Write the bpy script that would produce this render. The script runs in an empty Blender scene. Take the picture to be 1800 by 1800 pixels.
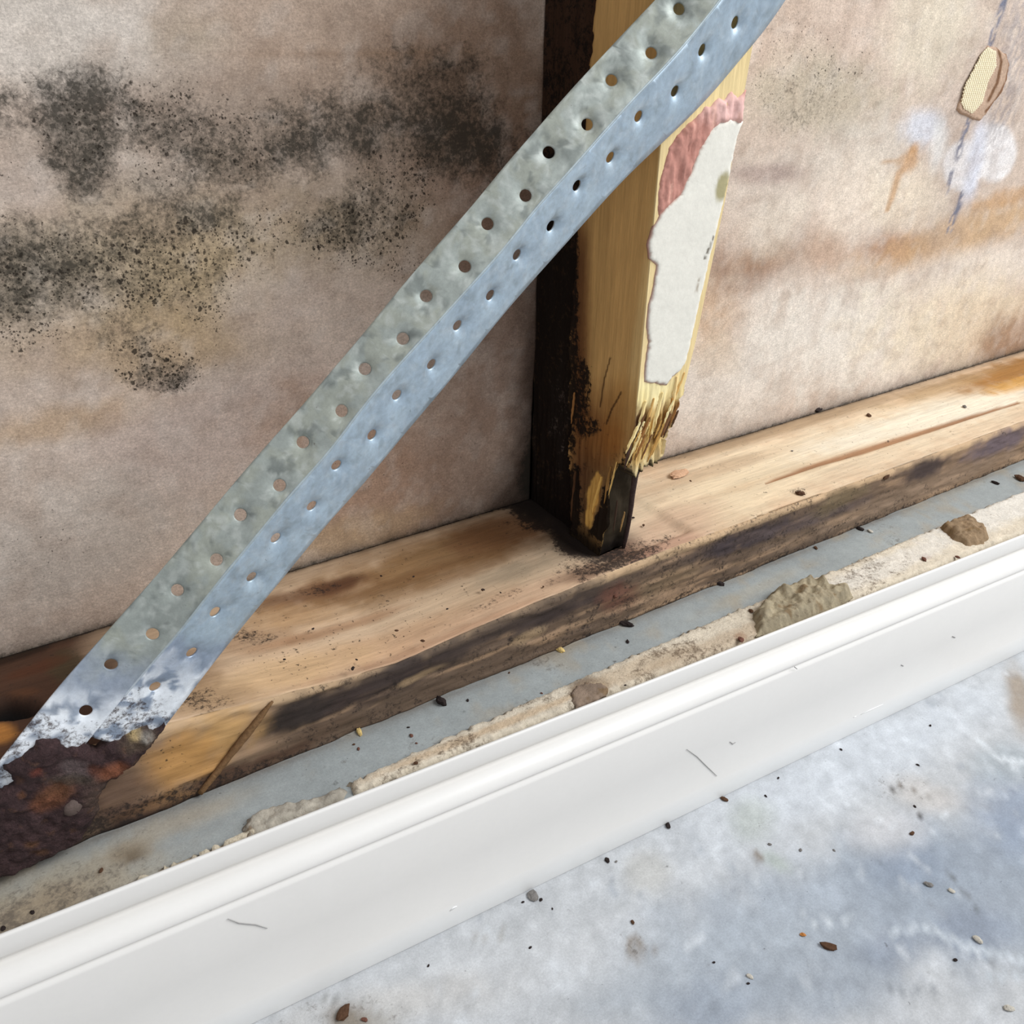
import bpy, math, random
import numpy as np
from mathutils import Vector, Matrix
from mathutils.geometry import delaunay_2d_cdt
random.seed(7); rng = np.random.default_rng(7)
sc = bpy.context.scene; COL = sc.collection

# ------------------------------------------------------------------ camera
CAM_R = np.array([[0.841759423352065, -0.2574458980396658, 0.4745131007470174],
                  [-0.5396667228703727, -0.42435873978353683, 0.7271034920805158],
                  [0.014173969957337391, -0.8681251462501695, -0.49614295220608545]])
CAM_C = np.array([-0.3385, -0.3793, 0.3349]); F = 1538.966
cam = bpy.data.cameras.new('camera'); cam_o = bpy.data.objects.new('camera', cam); COL.objects.link(cam_o)
cam.sensor_width = 36; cam.lens = F / 1800 * 36; cam.clip_start = .01; cam.clip_end = 50
M = Matrix.Identity(4)
for r in range(3):
    M[r][0] = CAM_R[r, 0]; M[r][1] = -CAM_R[r, 1]; M[r][2] = -CAM_R[r, 2]; M[r][3] = CAM_C[r]
cam_o.matrix_world = M
sc.camera = cam_o
# ------------------------------------------------------------------ light
world = bpy.data.worlds.new('world'); sc.world = world; world.use_nodes = True
bg = world.node_tree.nodes['Background']; bg.inputs[0].default_value = (.91, .94, 1.0, 1); bg.inputs[1].default_value = .42
def area(name, loc, target, sx, sy, power, color):
    l = bpy.data.lights.new(name, 'AREA'); l.shape = 'RECTANGLE'; l.size = sx; l.size_y = sy; l.energy = power; l.color = color
    o = bpy.data.objects.new(name, l); COL.objects.link(o); o.location = loc
    o.rotation_euler = (Vector(target) - Vector(loc)).to_track_quat('-Z', 'Y').to_euler(); return o
area('window_daylight', (1.35, -1.15, 1.75), (.05, 0, .05), 1.2, 1.2, 60, (.95, .975, 1.0))
area('room_bounce_daylight', (-1.0, -2.2, 1.5), (-.1, 0, .05), 1.6, 1.4, 9, (1.0, .98, .95))
sc.view_settings.view_transform = 'Standard'; sc.view_settings.look = 'None'
sc.view_settings.exposure = 0.12; sc.view_settings.gamma = 1; sc.view_settings.use_curve_mapping = False

# ------------------------------------------------------------------ survey helpers: a photo point carried onto a real plane
def ray(px, py): return CAM_R @ np.array([px - 900., py - 900., F])
def on(ax, px, py, v=0.0):
    r = ray(px, py); return CAM_C + (v - CAM_C[ax]) / r[ax] * r
def lin(c):
    c = np.asarray(c, float) / 255.; return np.where(c <= .04045, c / 12.92, ((c + .055) / 1.055) ** 2.4)
def _h(i, j, k, s):
    n = (i * 374761393 + j * 668265263 + k * 2147483647 + s * 974711) & 0xffffffff
    n = ((n ^ (n >> 13)) * 1274126177) & 0xffffffff
    return ((n ^ (n >> 16)) & 0xffff) / 65535.
def vnoise(P, s=0):
    P = np.asarray(P, float); I = np.floor(P).astype(np.int64); f = P - I; f = f * f * (3 - 2 * f); r = 0
    for a in (0, 1):
        for b in (0, 1):
            for c in (0, 1):
                w = (f[:, 0] if a else 1 - f[:, 0]) * (f[:, 1] if b else 1 - f[:, 1]) * (f[:, 2] if c else 1 - f[:, 2])
                r = r + w * _h(I[:, 0] + a, I[:, 1] + b, I[:, 2] + c, s)
    return r
def fbm(P, o=4, s=0):
    P = np.asarray(P, float); r = 0; a = .5; t = 0
    for k in range(o): r = r + a * vnoise(P * 2 ** k, s + k * 17); t += a; a *= .5
    return r / t
def sstep(a, b, x):
    t = np.clip((x - a) / (b - a), 0, 1); return t * t * (3 - 2 * t)

# ------------------------------------------------------------------ object helpers
def tag(o, label=None, cat=None, group=None, kind=None):
    if label: o['label'] = label
    if cat: o['category'] = cat
    if group: o['group'] = group
    if kind: o['kind'] = kind
    return o
def empty(name, loc):
    o = bpy.data.objects.new(name, None); COL.objects.link(o); o.location = loc; o.empty_display_size = .01; return o
def mk(name, V, Fc, mat, parent=None, origin=(0, 0, 0), attrs=None, smooth=True, solid=0, soff=-1):
    V = np.asarray(V, float); org = np.array(parent.location if parent and parent.type == 'EMPTY' else origin, float)
    if parent and parent.type != 'EMPTY': org = np.array(parent['_org'])
    me = bpy.data.meshes.new(name); me.from_pydata([tuple(v) for v in V - org], [], [tuple(int(i) for i in f) for f in Fc]); me.update()
    if attrs:
        for k, a in attrs.items():
            a = np.asarray(a, float)
            if a.ndim == 2:
                at = me.attributes.new(k, 'FLOAT_COLOR', 'POINT'); at.data.foreach_set('color', np.hstack([a, np.ones((len(a), 1))]).astype(np.float32).ravel())
            else:
                at = me.attributes.new(k, 'FLOAT', 'POINT'); at.data.foreach_set('value', a.astype(np.float32))
    if smooth: me.polygons.foreach_set('use_smooth', [True] * len(me.polygons))
    o = bpy.data.objects.new(name, me); COL.objects.link(o); me.materials.append(mat)
    if parent: o.parent = parent
    else: o.location = org
    o['_org'] = [float(x) for x in org]
    if solid:
        m = o.modifiers.new('thickness', 'SOLIDIFY'); m.thickness = solid; m.offset = soff
    return o
def gridF(nu, nv, flip=False):
    i, j = np.meshgrid(np.arange(nu - 1), np.arange(nv - 1), indexing='ij'); a = (i * nv + j).ravel()
    q = np.stack([a, a + nv, a + nv + 1, a + 1], 1); return q[:, ::-1] if flip else q

class Paint:
    """stains laid on a plane (axis = value), measured from the photograph and fixed to the surface"""
    def __init__(s, ax, val, P, seed=0, warp=.35, wscale=60):
        s.ax, s.val, s.P = ax, val, P; s.k = [i for i in range(3) if i != ax]; s.Q = P[:, s.k]
        s.n1 = fbm(P * wscale, 4, seed) - .5; s.n2 = fbm(P * wscale * 3.3, 3, seed + 50) - .5; s.warp = warp
    def uv(s, px, py): return on(s.ax, px, py, s.val)[s.k]
    def blob(s, px, py, rx, ry=None, ang=0, soft=.5, warp=None):
        ry = ry or rx; a = math.radians(ang); c = s.uv(px, py)
        A = s.uv(px + rx * math.cos(a), py + rx * math.sin(a)) - c; B = s.uv(px - ry * math.sin(a), py + ry * math.cos(a)) - c
        q = (s.Q - c) @ np.linalg.inv(np.array([A, B])); w = s.warp if warp is None else warp
        d = np.sqrt((q ** 2).sum(1)) + w * (s.n1 * 2 + s.n2)
        return 1 - sstep(1 - soft, 1 + soft, d)
    def stroke(s, pts, wpx, soft=.5, warp=None):
        pts = [tuple(p) for p in pts]; U = [s.uv(*p) for p in pts]; w = s.warp if warp is None else warp
        if not hasattr(wpx, '__len__'): wpx = [wpx] * len(pts)
        best = np.full(len(s.Q), 9.)
        for i in range(len(pts) - 1):
            a, b = U[i], U[i + 1]; dx, dy = pts[i + 1][0] - pts[i][0], pts[i + 1][1] - pts[i][1]; L = math.hypot(dx, dy) + 1e-9
            nrm = s.uv(pts[i][0] - dy / L * 5, pts[i][1] + dx / L * 5) - a; ab = b - a
            n2 = np.array([-ab[1], ab[0]]) / (np.linalg.norm(ab) + 1e-12); mpp = abs(nrm @ n2) / 5
            t = np.clip(((s.Q - a) @ ab) / (ab @ ab + 1e-12), 0, 1); d = np.linalg.norm(s.Q - a - t[:, None] * ab, axis=1)
            wd = (wpx[i] + (wpx[i + 1] - wpx[i]) * t) * mpp * .5
            best = np.minimum(best, d / (wd + 1e-9))
        return 1 - sstep(1 - soft, 1 + soft, best + w * (s.n1 * 2 + s.n2))
def over(col, mask, c, k=1.0):
    m = np.clip(mask * k, 0, 1)[:, None]; return col * (1 - m) + lin(c) * m

# ------------------------------------------------------------------ materials
def N(nt, t, **kw):
    n = nt.nodes.new(t)
    for k, v in kw.items(): setattr(n, k, v)
    return n
def math_(nt, op, a, b=None, c=None, clamp=False):
    n = N(nt, 'ShaderNodeMath', operation=op); n.use_clamp = clamp
    for i, v in enumerate((a, b, c)):
        if v is None: continue
        if isinstance(v, (int, float)): n.inputs[i].default_value = v
        else: nt.links.new(v, n.inputs[i])
    return n.outputs[0]
def mix_(nt, f, a, b, mode='MIX'):
    n = N(nt, 'ShaderNodeMix', data_type='RGBA', blend_type=mode)
    for i, v in ((0, f), (6, a), (7, b)):
        if isinstance(v, (int, float)): n.inputs[i].default_value = v
        elif isinstance(v, tuple): n.inputs[i].default_value = v + (1,)
        else: nt.links.new(v, n.inputs[i])
    return n.outputs[2]
def noise_(nt, vec, scale, detail=4, rough=.6, dist=0):
    n = N(nt, 'ShaderNodeTexNoise'); n.inputs['Scale'].default_value = scale; n.inputs['Detail'].default_value = detail
    n.inputs['Roughness'].default_value = rough; n.inputs['Distortion'].default_value = dist; nt.links.new(vec, n.inputs['Vector']); return n.outputs[0]
def lc(c): return tuple(float(x) for x in lin(c))
def surf(name, color=None, rough=.8, spec=.3, metal=0, stretch=(1, 1, 1), var=((60, .25), (400, .25)), mould=None, mcol=(38, 36, 32), mscale=260,
         mgain=5., mthr=.5, dots=None, bump=.3, bscale=300, bdist=.001, roughvar=0, fib=None, metal_attr=None):
    m = bpy.data.materials.new(name); m.use_nodes = True; nt = m.node_tree; b = nt.nodes['Principled BSDF']
    tc = N(nt, 'ShaderNodeTexCoord').outputs['Object']
    mp = N(nt, 'ShaderNodeMapping'); mp.inputs['Scale'].default_value = stretch; nt.links.new(tc, mp.inputs[0]); v = mp.outputs[0]
    if color is None:
        col = N(nt, 'ShaderNodeAttribute', attribute_name='tint').outputs['Color']
    else:
        col = N(nt, 'ShaderNodeRGB'); col.outputs[0].default_value = lc(color) + (1,); col = col.outputs[0]
    for i, (s, a) in enumerate(var):
        n = noise_(nt, v, s, 5, .65, .3)
        k = math_(nt, 'MULTIPLY_ADD', n, a * 4, 1 - a * 2)
        k = math_(nt, 'MAXIMUM', k, .05)
        cb = N(nt, 'ShaderNodeCombineColor'); [nt.links.new(k, cb.inputs[j]) for j in range(3)]
        col = mix_(nt, 1.0, col, cb.outputs[0], 'MULTIPLY')
    if fib:   # short fibres in the board
        mp2 = N(nt, 'ShaderNodeMapping'); mp2.inputs['Scale'].default_value = fib[0]; mp2.inputs['Rotation'].default_value = fib[2]; nt.links.new(tc, mp2.inputs[0])
        n = noise_(nt, mp2.outputs[0], 1.0, 3, .7, .8); k = math_(nt, 'MULTIPLY_ADD', n, fib[1] * 4, 1 - fib[1] * 2)
        cb = N(nt, 'ShaderNodeCombineColor'); [nt.links.new(k, cb.inputs[j]) for j in range(3)]
        col = mix_(nt, 1.0, col, cb.outputs[0], 'MULTIPLY')
    if mould:
        at = N(nt, 'ShaderNodeAttribute', attribute_name='mould').outputs['Fac']
        n1 = noise_(nt, tc, mscale, 6, .75, .4); n2 = noise_(nt, tc, mscale * .3, 4, .6, .2)
        s = math_(nt, 'ADD', math_(nt, 'MULTIPLY', n1, 1.7), math_(nt, 'MULTIPLY', n2, .9))   # mean 1.3
        f = math_(nt, 'ADD', math_(nt, 'SUBTRACT', s, 1.3 + mthr), at)          # at 0 -> negative, at 1 -> full
        f = math_(nt, 'MULTIPLY', f, mgain, clamp=True); f = math_(nt, 'MULTIPLY', f, mould)
        col = mix_(nt, f, col, lc(mcol))
    if dots:
        at = N(nt, 'ShaderNodeAttribute', attribute_name='dots').outputs['Fac']
        for sc_, off in ((dots, 0), (dots * .6, .3), (dots * 1.7, .6)):
            wv = N(nt, 'ShaderNodeTexNoise'); wv.inputs['Scale'].default_value = sc_ * 2; nt.links.new(tc, wv.inputs['Vector'])
            vm = N(nt, 'ShaderNodeVectorMath', operation='MULTIPLY_ADD'); nt.links.new(wv.outputs['Color'], vm.inputs[0]); vm.inputs[1].default_value = (.9 / sc_,) * 3; nt.links.new(tc, vm.inputs[2])
            vo = N(nt, 'ShaderNodeTexVoronoi'); vo.inputs['Scale'].default_value = sc_; nt.links.new(vm.outputs[0], vo.inputs['Vector'])
            sep = N(nt, 'ShaderNodeSeparateColor'); nt.links.new(vo.outputs['Color'], sep.inputs[0])
            r = math_(nt, 'MULTIPLY', math_(nt, 'SUBTRACT', math_(nt, 'ADD', at, math_(nt, 'MULTIPLY', sep.outputs[0], .8)), .95), .6)
            f = math_(nt, 'MULTIPLY', math_(nt, 'SUBTRACT', r, vo.outputs['Distance']), 7, clamp=True)
            col = mix_(nt, math_(nt, 'MULTIPLY', f, .85), col, lc((40, 34, 28)))
    nt.links.new(col, b.inputs['Base Color'])
    b.inputs['Roughness'].default_value = rough; b.inputs['Specular IOR Level'].default_value = spec; b.inputs['Metallic'].default_value = metal
    if metal_attr:
        at = N(nt, 'ShaderNodeAttribute', attribute_name='clean').outputs['Fac']
        nt.links.new(math_(nt, 'MULTIPLY', at, metal), b.inputs['Metallic'])
        nt.links.new(math_(nt, 'MULTIPLY_ADD', at, -(0.85 - rough), .85), b.inputs['Roughness'])
    if bump:
        bp = N(nt, 'ShaderNodeBump'); bp.inputs['Strength'].default_value = bump; bp.inputs['Distance'].default_value = bdist
        nt.links.new(noise_(nt, v, bscale, 6, .7, .2), bp.inputs['Height']); nt.links.new(bp.outputs[0], b.inputs['Normal'])
    return m
M_board = surf('mouldy_backing_board', rough=.9, spec=.15, var=((28, .12), (170, .17), (700, .26), (1700, .2)), mould=.86, mcol=(46, 44, 38), mscale=330, mgain=1.9, mthr=.50, dots=430, bump=.35, bscale=900, bdist=.0006,
               fib=((300, 300, 1100), .15, (0, .6, 0)))
M_plate = surf('stained_plate_timber', rough=.75, spec=.25, stretch=(.09, 1, 1), var=((120, .18), (500, .14)), mould=.9, mcol=(40, 32, 28), mscale=420, mgain=3.5, dots=240, bump=.45, bscale=420, bdist=.0008)
M_stud = surf('rotten_stud_timber', rough=.8, spec=.14, stretch=(1, 1, .07), var=((160, .16), (620, .14)), mould=.97, mcol=(24, 17, 13), mscale=300, mgain=4, bump=.5, bscale=520, bdist=.001)
M_zinc = surf('galvanised_steel', rough=.42, spec=.5, metal=.8, var=((90, .14), (330, .13), (1500, .05)), mould=.85, mcol=(62, 44, 38), mscale=420, mgain=4, bump=.15, bscale=420, bdist=.0004, metal_attr=True)
M_rust = surf('flaking_rust', rough=.85, spec=.25, var=((110, .32), (380, .35), (1100, .3)), bump=1.0, bscale=300, bdist=.005)
M_conc = surf('grey_blue_concrete', rough=.55, spec=.35, var=((26, .07), (140, .10), (700, .13), (1600, .1)), mould=.7, mcol=(92, 84, 76), mscale=330, mgain=3, dots=150, bump=.2, bscale=700, bdist=.0005)
M_white = surf('white_gloss_paint', rough=.38, spec=.45, var=((40, .012), (300, .01)), bump=.05, bscale=260, bdist=.0004)
M_res = surf('crumbly_plaster', rough=.95, spec=.1, var=((90, .14), (420, .16)), mould=.8, mcol=(95, 78, 62), mscale=400, mgain=3, bump=.7, bscale=520, bdist=.0015)
M_paper = surf('plaster_paper', rough=.85, spec=.2, var=((70, .05), (500, .05)), mould=.75, mcol=(70, 66, 52), mscale=300, mgain=5, bump=.3, bscale=360, bdist=.0006)
M_nail = surf('rusty_iron', (62, 46, 42), rough=.8, spec=.3, var=((400, .35),), bump=.8, bscale=700, bdist=.0008)
M_scrim = surf('woven_scrim', (236, 224, 194), rough=.95, spec=.1, var=((500, .1),), bump=.2, bscale=1500, bdist=.0004)

# ------------------------------------------------------------------ setting: back wall board
DP = .1224; HP = .045
def board():
    xs = np.arange(-.60, .95, .0032); zs = np.arange(-.035, .62, .0032)
    X, Z = np.meshgrid(xs, zs, indexing='ij'); P = np.stack([X.ravel(), np.full(X.size, DP), Z.ravel()], 1)
    p = Paint(1, DP, P, 3, .45, 45)
    col = np.tile(lin((196, 178, 163)), (len(P), 1)); b = p.blob; s = p.stroke
    n = fbm(P * [9, 9, 14], 4, 5); col = col * (0.90 + .2 * n)[:, None]
    # broad tints of the board; stud's shade painted darker to its left
    for args, c, k in [
        ((140, 60, 260, 90, 0), (212, 203, 192), .8), ((620, 60, 260, 110, 5), (196, 172, 152), .7), ((860, 240, 150, 260, 0), (146, 118, 98), .75),
        ((900, 520, 110, 260, 5), (134, 106, 90), .55), ((300, 420, 240, 120, 0), (180, 160, 132), .6), ((260, 600, 200, 70, 0), (172, 146, 112), .7),
        ((130, 740, 160, 30, -12), (182, 152, 118), .6), ((400, 760, 260, 90, -20), (196, 178, 168), .6), ((60, 860, 180, 60, 0), (196, 180, 166), .7),
        ((120, 960, 200, 90, -15), (196, 184, 172), .8), ((640, 850, 110, 160, -40), (166, 134, 110), .8), ((800, 800, 130, 120, 0), (158, 128, 108), .5),
        ((620, 940, 130, 30, -18), (186, 160, 128), .7), ((470, 520, 90, 60, -20), (196, 178, 166), .7), ((290, 300, 60, 50, 0), (200, 186, 172), .8), ((50, 320, 60, 50, 0), (200, 184, 172), .8),
        ((1420, 60, 200, 110, 0), (204, 184, 168), .8), ((1640, 40, 70, 120, 15), (216, 206, 184), .6), ((1450, 170, 110, 70, 10), (182, 170, 150), .8),
        ((1350, 330, 90, 60, -10), (206, 194, 182), .6), ((1520, 260, 90, 50, -20), (204, 196, 184), .6), ((1300, 480, 80, 45, -20), (150, 122, 104), .8),
        ((1340, 455, 60, 26, -18), (152, 118, 92), .7), ((1250, 560, 60, 60, -20), (188, 152, 116), .6), ((1450, 440, 40, 45, 0), (178, 146, 122), .6),
        ((1580, 440, 60, 26, -5), (170, 132, 106), .9), ((1700, 410, 170, 32, -20), (192, 158, 118), .75), ((1780, 345, 60, 14, -15), (184, 142, 96), .6),
        ((1730, 480, 140, 40, -12), (220, 208, 194), .8), ((1480, 600, 180, 90, 0), (226, 220, 210), .75), ((1700, 570, 140, 70, -10), (220, 202, 172), .6),
        ((1780, 600, 60, 40, -30), (150, 116, 90), .8), ((1290, 690, 110, 70, -15), (216, 208, 198), .7), ((1260, 620, 40, 40, 0), (200, 178, 152), .4),
        ((1500, 340, 60, 80, 30), (222, 208, 192), .8), ((1360, 400, 40, 70, 35), (216, 204, 188), .6), ((1625, 225, 36, 30, 0), (202, 202, 208), .95),
        ((1650, 255, 14, 45, 10), (222, 220, 216), .8), ((1600, 345, 60, 50, 0), (226, 212, 190), .6), ((1350, 305, 60, 18, 0), (158, 138, 130), .7)]:
        col = over(col, b(*args, soft=.55), c, k)
    # peeled blue white patches, rust drip, blue paint line
    for args in [((1745, 268, 42, 50, 8),), ((1700, 285, 42, 36, -20),), ((1690, 315, 30, 22, 20),)]:
        col = over(col, b(*args[0], soft=.14, warp=.12), (226, 223, 222), .85)
    col = over(col, s([(1722, 235), (1705, 330)], 26, .8, .1), (204, 208, 222), .7)
    col = over(col, s([(1606, 265), (1602, 282), (1580, 305), (1568, 345), (1560, 370)], [14, 22, 12, 10, 5], .6, .3), (178, 130, 78), .62)
    col = over(col, s([(1545, 282), (1580, 284), (1608, 264)], [4, 12, 18], .6, .3), (184, 140, 92), .5)
    br = fbm(P * [400, 1, 220], 3, 9)
    for seg, w in (([(1774, -20), (1755, 30), (1742, 76)], 10), ([(1702, 215), (1692, 245), (1683, 275)], 10), ([(1672, 305), (1665, 335)], 8), ([(1692, 340), (1684, 368)], 9), ([(1678, 378), (1670, 402)], 9)):
        col = over(col, s(seg, w, .5, .5) * sstep(.36, .5, br), (88, 98, 122), .9)
    col = over(col, s([(1690, 190), (1672, 300), (1655, 420)], 70, .9, .3), (160, 146, 140), .25)
    col = over(col, s([(1800, 40), (1778, 110), (1760, 200)], 60, .9, .5) * sstep(.35, .6, br), (150, 142, 142), .7)
    # dark tints with the stud's shade painted in; seam grime along the plate
    for a, c, k in [((740, 190, 330, 120, 0), (128, 104, 84), .5), ((620, 400, 130, 70, 0), (140, 122, 92), .6), ((340, 480, 120, 90, 0), (168, 146, 108), .6), ((160, 260, 120, 90, 0), (150, 140, 128), .5), ((900, 330, 90, 200, 0), (112, 84, 66), .5), ((500, 250, 260, 90, 0), (142, 126, 110), .5),
                    ((60, 500, 160, 80, 0), (146, 136, 118), .5), ((330, 60, 60, 40, 0), (170, 154, 132), .5), ((700, 95, 200, 8, 0), (140, 112, 88), .5)]:
        col = over(col, b(*a, soft=.9), c, k)
    col = over(col, sstep(.5, .72, fbm(P * [60, 1, 110], 5, 6)), (150, 126, 108), .22); col = over(col, sstep(.52, .72, fbm(P * [90, 1, 120], 4, 7)), (212, 202, 192), .2)
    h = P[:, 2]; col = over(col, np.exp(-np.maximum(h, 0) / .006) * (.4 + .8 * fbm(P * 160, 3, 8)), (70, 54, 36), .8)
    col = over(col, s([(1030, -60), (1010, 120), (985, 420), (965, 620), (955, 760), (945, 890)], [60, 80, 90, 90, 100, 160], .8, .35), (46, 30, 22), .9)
    m = np.zeros(len(P))
    def add(k, *a, **kw):
        nonlocal m
        m = 1 - (1 - m) * (1 - k * b(*a, **kw))
    for k, x, y, rx, ry, a in [
        (1.0, 155, 215, 55, 55, 0), (.95, 130, 250, 40, 60, 0), (.9, 170, 300, 50, 36, 30), (.72, 250, 185, 90, 36, 5), (.75, 250, 235, 90, 32, 8), (.62, 340, 195, 30, 26, 0),
        (.75, 420, 275, 100, 36, 0), (.78, 400, 340, 60, 36, 0), (.8, 350, 380, 70, 22, -6), (.6, 520, 190, 70, 32, -5), (.82, 600, 215, 46, 38, 0), (.85, 620, 250, 60, 30, -20),
        (.8, 520, 270, 60, 30, -10), (.6, 300, 330, 60, 60, 0), (.72, 60, 490, 90, 36, 0), (.7, 50, 455, 80, 22, 0), (.55, 200, 430, 200, 60, 0), (.55, 130, 410, 140, 40, 0),
        (.55, 40, 140, 90, 60, 0), (.6, 10, 200, 36, 40, 0), (.5, 60, 225, 50, 36, 0), (.55, 700, 130, 130, 50, 0), (.6, 820, 95, 46, 30, 0), (.8, 800, 185, 70, 60, 10), (.95, 840, 245, 55, 50, 40),
        (.9, 770, 235, 46, 40, 0), (.8, 710, 190, 40, 36, 0), (.62, 900, 300, 60, 30, 0), (.7, 850, 300, 60, 40, -10), (.66, 640, 370, 70, 34, 0), (.74, 615, 395, 50, 26, 0), (.64, 720, 340, 90, 50, 0),
        (.6, 680, 450, 60, 30, 0), (.58, 560, 420, 70, 30, 0), (.56, 370, 480, 60, 60, 0), (.56, 200, 530, 130, 60, 0), (.5, 40, 560, 60, 60, 0), (.6, 280, 625, 60, 36, 0), (.78, 275, 675, 30, 14, 0),
        (.7, 325, 665, 26, 14, -20), (.45, 200, 610, 70, 30, 0), (.4, 120, 660, 60, 30, 0), (.35, 340, 30, 80, 40, 0), (.45, 1420, 180, 70, 50, 0), (.4, 1450, 130, 60, 40, 0), (.4, 1470, 200, 60, 30, 0), (.4, 1380, 230, 60, 30, 0),
        (.5, 1630, 100, 26, 30, 0), (.4, 1580, 190, 30, 30, 0), (.3, 1500, 60, 120, 60, 0), (.35, 1290, 310, 50, 30, 0), (.35, 1760, 180, 36, 60, 0), (.4, 1290, 480, 50, 20, -20), (.38, 1270, 700, 60, 40, 0)]:
        add(min(.97, k * .60 + max(0, k - .75) * 1.4), x, y, rx * 1.3, ry * 1.4, a, soft=.85)
    m = m * (.75 + .5 * fbm(P * 50, 4, 78)); m = np.maximum(m, .27 * sstep(.4, .7, fbm(P * 22, 3, 77)))
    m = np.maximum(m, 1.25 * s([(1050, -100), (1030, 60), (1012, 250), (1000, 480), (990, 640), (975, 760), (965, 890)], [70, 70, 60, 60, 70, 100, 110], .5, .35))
    m = np.maximum(m, .7 * np.exp(-np.maximum(h, 0) / .004))
    for a, k in [((150, 225, 60, 60, 0), .5), ((165, 290, 50, 50, 20), .4), ((60, 175, 140, 50, 0), .36), ((330, 225, 110, 50, 0), .36), ((500, 225, 120, 50, 0), .34), ((610, 225, 60, 34, 0), .45), ((700, 260, 160, 60, 0), .3), ((340, 385, 80, 26, -6), .5), ((640, 375, 90, 44, 0), .42), ((60, 480, 120, 60, 0), .4), ((230, 400, 200, 60, 0), .3), ((820, 200, 90, 80, 0), .4), ((290, 670, 60, 22, 0), .5), ((620, 120, 190, 50, 0), .26), ((200, 520, 220, 90, 0), .26)]:
        m = 1 - (1 - m) * (1 - k * b(*a, soft=.9))
    d = np.zeros(len(P))
    for k, x, y, rx, ry in [(.75, 340, 440, 130, 70), (.72, 370, 500, 70, 90), (.7, 180, 480, 200, 90), (.6, 60, 580, 110, 60), (.72, 270, 640, 110, 50), (.7, 640, 400, 110, 80), (.65, 710, 330, 100, 90),
                            (.6, 500, 400, 100, 50), (.55, 300, 240, 300, 130), (.6, 690, 450, 70, 50), (.45, 1420, 110, 160, 110), (.35, 700, 800, 200, 120), (.5, 40, 420, 110, 90), (.35, 100, 960, 160, 120)]:
        d = np.maximum(d, k * b(x, y, rx, ry, soft=.7))
    d = np.maximum(np.minimum(d * 1.5, .93) * (.8 + .4 * fbm(P * 60, 3, 79)), .32)
    P[:, 1] += (fbm(P * 60, 3, 2) - .5) * .0012 + (fbm(P * 4, 2, 4) - .5) * .006 * 0
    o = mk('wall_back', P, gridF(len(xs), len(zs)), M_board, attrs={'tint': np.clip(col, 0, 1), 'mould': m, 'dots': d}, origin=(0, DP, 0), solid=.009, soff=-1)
    return tag(o, 'tan mould-speckled backing board behind the timber frame', 'wall', kind='structure')
wall = board()

# torn patch high on the right of the board
def poly_sheet(outline, step, seed=0, rag=0.0, ragscale=400):
    """2D outline -> triangulated points (uv), triangles, distance to edge"""
    O = np.array(outline, float); E = []
    for i in range(len(O)):
        a, b = O[i], O[(i + 1) % len(O)]; n = max(1, int(np.linalg.norm(b - a) / step)); E += [a + (b - a) * t / n for t in range(n)]
    E = np.array(E)
    if rag:
        q = np.c_[E * ragscale, np.zeros(len(E))]; E = E + rag * 2 * np.c_[fbm(q, 3, seed) - .5, fbm(q, 3, seed + 9) - .5]
    mn, mx = E.min(0), E.max(0); g = np.stack(np.meshgrid(np.arange(mn[0], mx[0], step), np.arange(mn[1], mx[1], step), indexing='ij'), -1).reshape(-1, 2)
    g += (np.random.default_rng(seed).random(g.shape) - .5) * step * .5
    inside = np.zeros(len(g), bool); A, B = E, np.roll(E, -1, 0)
    for a, b in zip(A, B):
        c = ((a[1] > g[:, 1]) != (b[1] > g[:, 1])); xx = (b[0] - a[0]) * (g[:, 1] - a[1]) / (b[1] - a[1] + 1e-15) + a[0]; inside ^= c & (g[:, 0] < xx)
    g = g[inside]
    def dist(p):
        d = np.full(len(p), 9.)
        for a, b in zip(A, B):
            ab = b - a; t = np.clip(((p - a) @ ab) / (ab @ ab + 1e-18), 0, 1); d = np.minimum(d, np.linalg.norm(p - a - t[:, None] * ab, axis=1))
        return d
    g = g[dist(g) > step * .45]; allp = np.vstack([E, g]); ne = len(E)
    v, e, f, *_ = delaunay_2d_cdt([Vector(p) for p in allp], [(i, (i + 1) % ne) for i in range(ne)], [], 1, 1e-7)
    v = np.array([tuple(p) for p in v]); return v, f, dist(v)
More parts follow.
